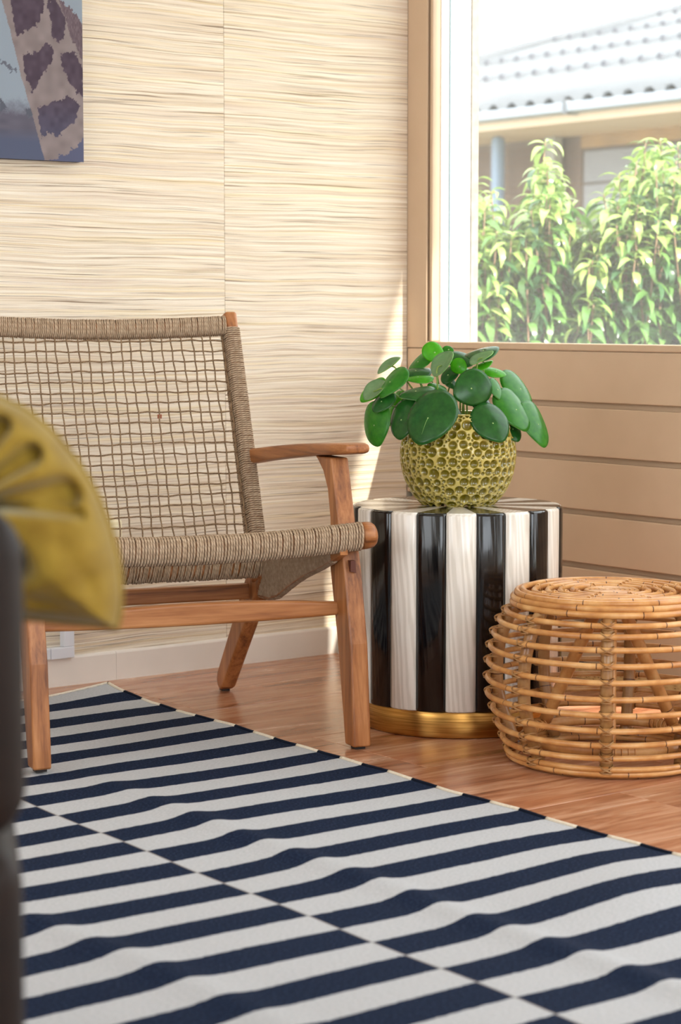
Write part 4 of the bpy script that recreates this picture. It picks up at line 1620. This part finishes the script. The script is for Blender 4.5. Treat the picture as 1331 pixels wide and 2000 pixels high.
M_roof = mat_simple('fibre_cement', (97, 100, 105), 0.8, 0, 0.2, (2.5, (105, 108, 113)))
M_gut = mat_simple('zinc_gutter', (160, 166, 176), 0.45, 0.0)
M_eave_shade = mat_simple('painted_eave_shade', (40, 38, 36), 0.9)
M_brick = mat_simple('weathered_slats', (104, 86, 76), 0.9, 0, 0.2, (9, (128, 108, 96)))
M_door = mat_simple('grey_boards', (138, 136, 140), 0.7, 0, 0.3, (4, (150, 148, 152)))
M_pipe = mat_simple('blue_grey_pipe', (126, 144, 168), 0.5)
M_sof = mat_simple('soffit_timber', (226, 198, 172), 0.7)
PITCH_R = 0.1705
SL = 0.30
EAVE_Z = 2.172
# corrugated sheets: one sheet per six waves and per course, courses lapped
yv0 = 2.4
eave_holes = 6.0885


def corr(y):
    return 0.026 * math.cos(2 * PI * (y - eave_holes) / PITCH_R)


def hip_y(dx):
    # the hip climbs away from the eave corner towards the right
    return 10.42 - dx * 0.63


for course in range(5):
    d0, d1 = course * 0.9 + 0.16 - 0.9 * (course == 0) * 0.0 - (0.21 if course == 0 else 0), course * 0.9 + 1.12
    y = yv0
    while y < 10.6:
        y1 = y + PITCH_R * 6
        ny = 48
        vs, fs = [], []
        for k_ in range(ny + 1):
            yy = y + (y1 - y) * k_ / ny
            for dd_ in (d0, d1):
                lim = hip_y(dd_)
                yc = min(yy, lim)
                for th in (0, -0.007):
                    vs.append((hx(XE - 0.01 + dd_), hy(yc), hzz(EAVE_Z + dd_ * SL + corr(yy) + th + (0.003 if dd_ == d0 else 0.0))))
        if y < hip_y(d0):
            for k_ in range(ny):
                b0, b1 = k_ * 4, (k_ + 1) * 4
                fs += [(b0, b1, b1 + 2, b0 + 2), (b0 + 1, b0 + 3, b1 + 3, b1 + 1), (b0, b0 + 1, b1 + 1, b1), (b0 + 2, b1 + 2, b1 + 3, b0 + 3)]
            obj('roof_sheet', vs, fs, M_roof, house, True)
        y = y1
# fixing screws with grey caps, one row per course
sv, sf = lathe_vf([(0.0, 0.030), (0.014, 0.025), (0.024, 0.0), (0.024, -0.012)], 10)
sme = mesh_data('screw_cap', sv, sf, mat_simple('grey_screw_cap', (58, 60, 70), 0.6), True)
for course, dd_ in enumerate((1.09, 2.0, 2.88, 3.55)):
    yy = eave_holes + PITCH_R * 20
    while yy > yv0:
        if yy < hip_y(dd_) - 0.1:
            link('screw_cap', sme, house, (hx(XE - 0.01 + dd_), hy(yy), hzz(EAVE_Z + dd_ * SL + 0.026 + 0.004)))
        yy -= PITCH_R
# hip flashing, gutter, fascia, soffit
hp = [(hx(XE - 0.03 + q), hy(hip_y(q)), hzz(EAVE_Z + q * SL + 0.02)) for q in np.linspace(-0.05, 4.6, 8)]
tube('hip_cap', hp, 0.045, M_roof, house, 10)
hbox('eave_shade_strip', XE + 0.03, XE + 0.05, yv0, 10.4, EAVE_Z - 0.05, EAVE_Z + 0.02, M_eave_shade)  # dark strip standing in for the shade under the roof waves
for (ya, yb) in ((2.4, 5.21), (5.24, 10.4)):
    prism('gutter', [(hx(XE - 0.10), hzz(2.085)), (hx(XE - 0.02), hzz(2.075)), (hx(XE + 0.0), hzz(2.09)), (hx(XE + 0.0), hzz(2.15)), (hx(XE - 0.10), hzz(2.14))], 'y', hy(ya), hy(yb), M_gut, house, 0.006)
hbox('gutter_joint', XE - 0.104, XE + 0.0, 5.205, 5.245, 2.07, 2.152, mat_simple('grey_joint', (110, 112, 118), 0.6), 0.003)
hbox('fascia', XE + 0.001, XE + 0.028, yv0, 10.4, 2.03, 2.15, M_sof)
hbox('soffit', XE + 0.028, XE + 0.75, yv0, 10.4, 2.03, 2.05, M_sof)
hbox('downpipe', XE + 0.30, XE + 0.38, 6.28, 6.36, -0.13, 2.03, M_pipe, 0.03)
hbox('door_post', XE + 0.62, XE + 0.70, 6.08, 6.18, -0.13, 2.03, mat_simple('pale_post', (170, 166, 160), 0.7), 0.01)
# timber wall: body with narrow level slats standing proud
hbox('brick_core', XE + 0.74, XE + 2.4, 2.4, 10.3, -0.13, 2.03, mat_simple('mortar', (120, 104, 94), 0.9))
sme2 = mesh_data('slat', *box_vf(-0.004, 0.03, -1.5, 1.5, -0.022, 0.022), M_brick, False)
zc = 0.30
while zc < 2.0:
    link('slat', sme2, house, (hx(XE + 0.735), hy(5.93 + 1.5), hzz(zc)))
    zc += 0.0505
# wide grey boards of the garage door and the timber lintel over it
z_ = 0.1
z_ = 0.195
while z_ < 1.80:
    hbox('door_board', XE + 0.715, XE + 0.738, 2.4, 5.90, z_, z_ + 0.205, M_door, 0.008)
    z_ += 0.218
hbox('lintel', XE + 0.71, XE + 0.738, 2.4, 5.92, 1.945, 2.03, mat_simple('tan_lintel', (176, 142, 104), 0.8, 0, 0.2, (5, (156, 128, 98))))

# ------------------------------------------------------------------ shrubs outside the window


def mat_shrub(name, c0, c1):
    g = M(name, 0.24, 0, 0.7)
    f_ = g.noise(g.coord('Object', (1, 1, 1), True), 9, 2)
    c = g.ramp(f_, [(0.3, c0), (0.7, c1)])
    g.base(c)
    tl = g.n('ShaderNodeBsdfTranslucent')
    g.l(c, tl.inputs['Color'])
    mx = g.n('ShaderNodeMixShader')
    mx.inputs[0].default_value = 0.35
    g.l(g.b.outputs[0], mx.inputs[1])
    g.l(tl.outputs[0], mx.inputs[2])
    g.l(mx.outputs[0], g.t.nodes['Material Output'].inputs[0])
    return g.m


SHR = [mat_shrub('laurel_leaf_fresh', (134, 162, 78), (170, 190, 110)), mat_shrub('laurel_leaf_green', (84, 126, 60), (112, 150, 80)), mat_shrub('laurel_leaf_deep', (46, 84, 50), (70, 110, 66))]
M_twig = mat_simple('reddish_twig', (128, 98, 78), 0.7)


def laurel_vf(L, Wd, arch, fold):
    n = 7
    vs = []
    for i in range(n):
        u = i / (n - 1)
        w = Wd * max(0.0, math.sin(PI * u ** 0.9)) ** 1.15 + 0.0007
        ang = arch * u
        x = L * (math.sin(ang) / arch if arch > 1e-3 else u)
        z = -L * (1 - math.cos(ang)) / arch if arch > 1e-3 else 0
        for sgn in (-1, 0, 1):
            vs.append((x, sgn * w, z + abs(sgn) * w * fold))
    fs_ = []
    for i in range(n - 1):
        for j in range(2):
            a = i * 3 + j
            fs_.append((a, a + 1, a + 4, a + 3))
    return np.array(vs), fs_


LVAR = []
for i in range(6):
    v, f = laurel_vf(0.088 + 0.018 * (i % 3), 0.0125 + 0.0015 * (i % 2), 1.1 + 0.25 * i, 0.35)
    LVAR.append((v, f))
LME = {(i, t_): mesh_data('leaf', LVAR[i][0], LVAR[i][1], SHR[t_], True) for i in range(6) for t_ in range(3)}
# crown heights across the view (frame x -> frame y of the tips)
TIPX = [880, 925, 958, 985, 1010, 1040, 1065, 1092, 1115, 1150, 1185, 1215, 1240, 1262, 1290, 1331, 1400]
TIPY = [380, 352, 372, 430, 405, 335, 280, 345, 405, 408, 372, 340, 315, 282, 276, 285, 300]
rs_ = random.Random(21)


def shrub(name, label, x_lo, x_hi, d_lo, d_hi, n_shoots, lead):
    shoots = []
    for (lx, ly, ld) in lead:
        shoots.append((lx, ly, ld))
    for i in range(n_shoots):
        x = rs_.uniform(x_lo, x_hi)
        d_ = rs_.uniform(d_lo, d_hi)
        ytip = np.interp(x, TIPX, TIPY) + rs_.uniform(14, 60) + abs(rs_.gauss(0, 1)) * 85
        shoots.append((x, min(ytip, 640), d_))
    base = at_d(0.5 * (x_lo + x_hi), 640, 0.5 * (d_lo + d_hi))
    root = thing(name, label, 'shrub', (base[0], base[1], -0.13), 0, 'shrubs outside the window')
    RT = np.array([base[0], base[1], -0.13])
    leaves = []
    stems = Bag()
    for (x, y, d_) in shoots:
        tip = at_d(x, y, d_) - RT
        foot = np.array([tip[0] * 0.8, tip[1] * 0.8, 0.0])
        lean = np.array([rs_.uniform(-0.08, 0.08), rs_.uniform(-0.08, 0.08), 0])
        mid = 0.45 * foot + 0.55 * tip + lean
        P = spline([foot, mid, tip], 16)
        stems.tube(P, np.linspace(0.0055, 0.0022, 16), 5)
        Ls = np.linalg.norm(tip - foot)
        nl = 34
        for q in range(nl):
            if q < 6:
                s_ = q * 0.006
            else:
                s_ = 0.036 + (q - 6) * 0.021
            u = 1 - s_ / Ls
            if u < 0.2:
                break
            k_ = u * 15
            i0 = min(int(k_), 14)
            p = P[i0] + (P[i0 + 1] - P[i0]) * (k_ - i0)
            az_ = q * 2.4 + rs_.uniform(-0.4, 0.4)
            el = (0.85 - 0.13 * q if q < 6 else 0.15) + rs_.uniform(-0.25, 0.25)
            young = 1.0 if q < 5 else 0.0
            scl = (0.62 + 0.07 * q if q < 6 else 1.0) * rs_.uniform(0.8, 1.1)
            tone = 0 if q < 9 and rs_.random() < 0.8 else (1 if rs_.random() < 0.65 else 2)
            leaves.append((p, az_, el, scl, rs_.randrange(6), tone, rs_.uniform(-0.5, 0.5)))
    stems.build('stem', M_twig, root)

    def mat_of(lf_):
        p, az_, el, scl, vi, tone, roll = lf_
        return Matrix.Translation(Vector(p)) @ Matrix.Rotation(az_, 4, 'Z') @ Matrix.Rotation(-el, 4, 'Y') @ Matrix.Rotation(roll, 4, 'X') @ Matrix.Scale(scl, 4)
    # nearest and highest leaves as single pieces, the rest as one mass of foliage
    toward = -DV
    leaves.sort(key=lambda L_: -(np.dot(L_[0], toward) * 1.0 + L_[0][2] * 0.35))
    vis = [L_ for L_ in leaves if (L_[0][2] + RT[2]) > 0.80]
    rest = [L_ for L_ in leaves if (L_[0][2] + RT[2]) <= 0.80]
    single, mass = vis[:280], vis[280:] + rest
    for L_ in single:
        o = bpy.data.objects.new('leaf', LME[(L_[4], L_[5])])
        COL.objects.link(o)
        o.parent = root
        o.matrix_local = mat_of(L_)
    V_, F_, MI, off = [], [], [], 0
    for L_ in mass:
        mt = np.array(mat_of(L_))
        v, f = LVAR[L_[4]]
        V_.append(v @ mt[:3, :3].T + mt[:3, 3])
        F_ += [tuple(q + off for q in g_) for g_ in f]
        MI += [L_[5]] * len(f)
        off += len(v)
    if V_:
        fo = obj('foliage', np.concatenate(V_), F_, SHR, root, True, None, MI)
        fo['kind'] = 'stuff'
    return root


shrub('laurel_shrub', 'lower glossy green shrub beside the white window jamb', 880, 1005, 6.75, 7.5, 80, [(928, 356, 7.0), (960, 374, 6.9), (905, 380, 7.1)])
shrub('laurel_shrub', 'green shrub with one tall shoot standing below the gutter joint', 985, 1165, 6.75, 7.6, 130, [(1066, 278, 7.0), (1052, 330, 6.9), (1085, 350, 6.95), (1020, 405, 6.9), (1120, 405, 6.85)])
shrub('laurel_shrub', 'broad green shrub before the grey garage door boards', 1150, 1420, 6.75, 7.7, 180, [(1262, 280, 6.95), (1245, 315, 6.9), (1290, 276, 7.0), (1325, 286, 6.95), (1210, 342, 6.9), (1180, 380, 6.85)])
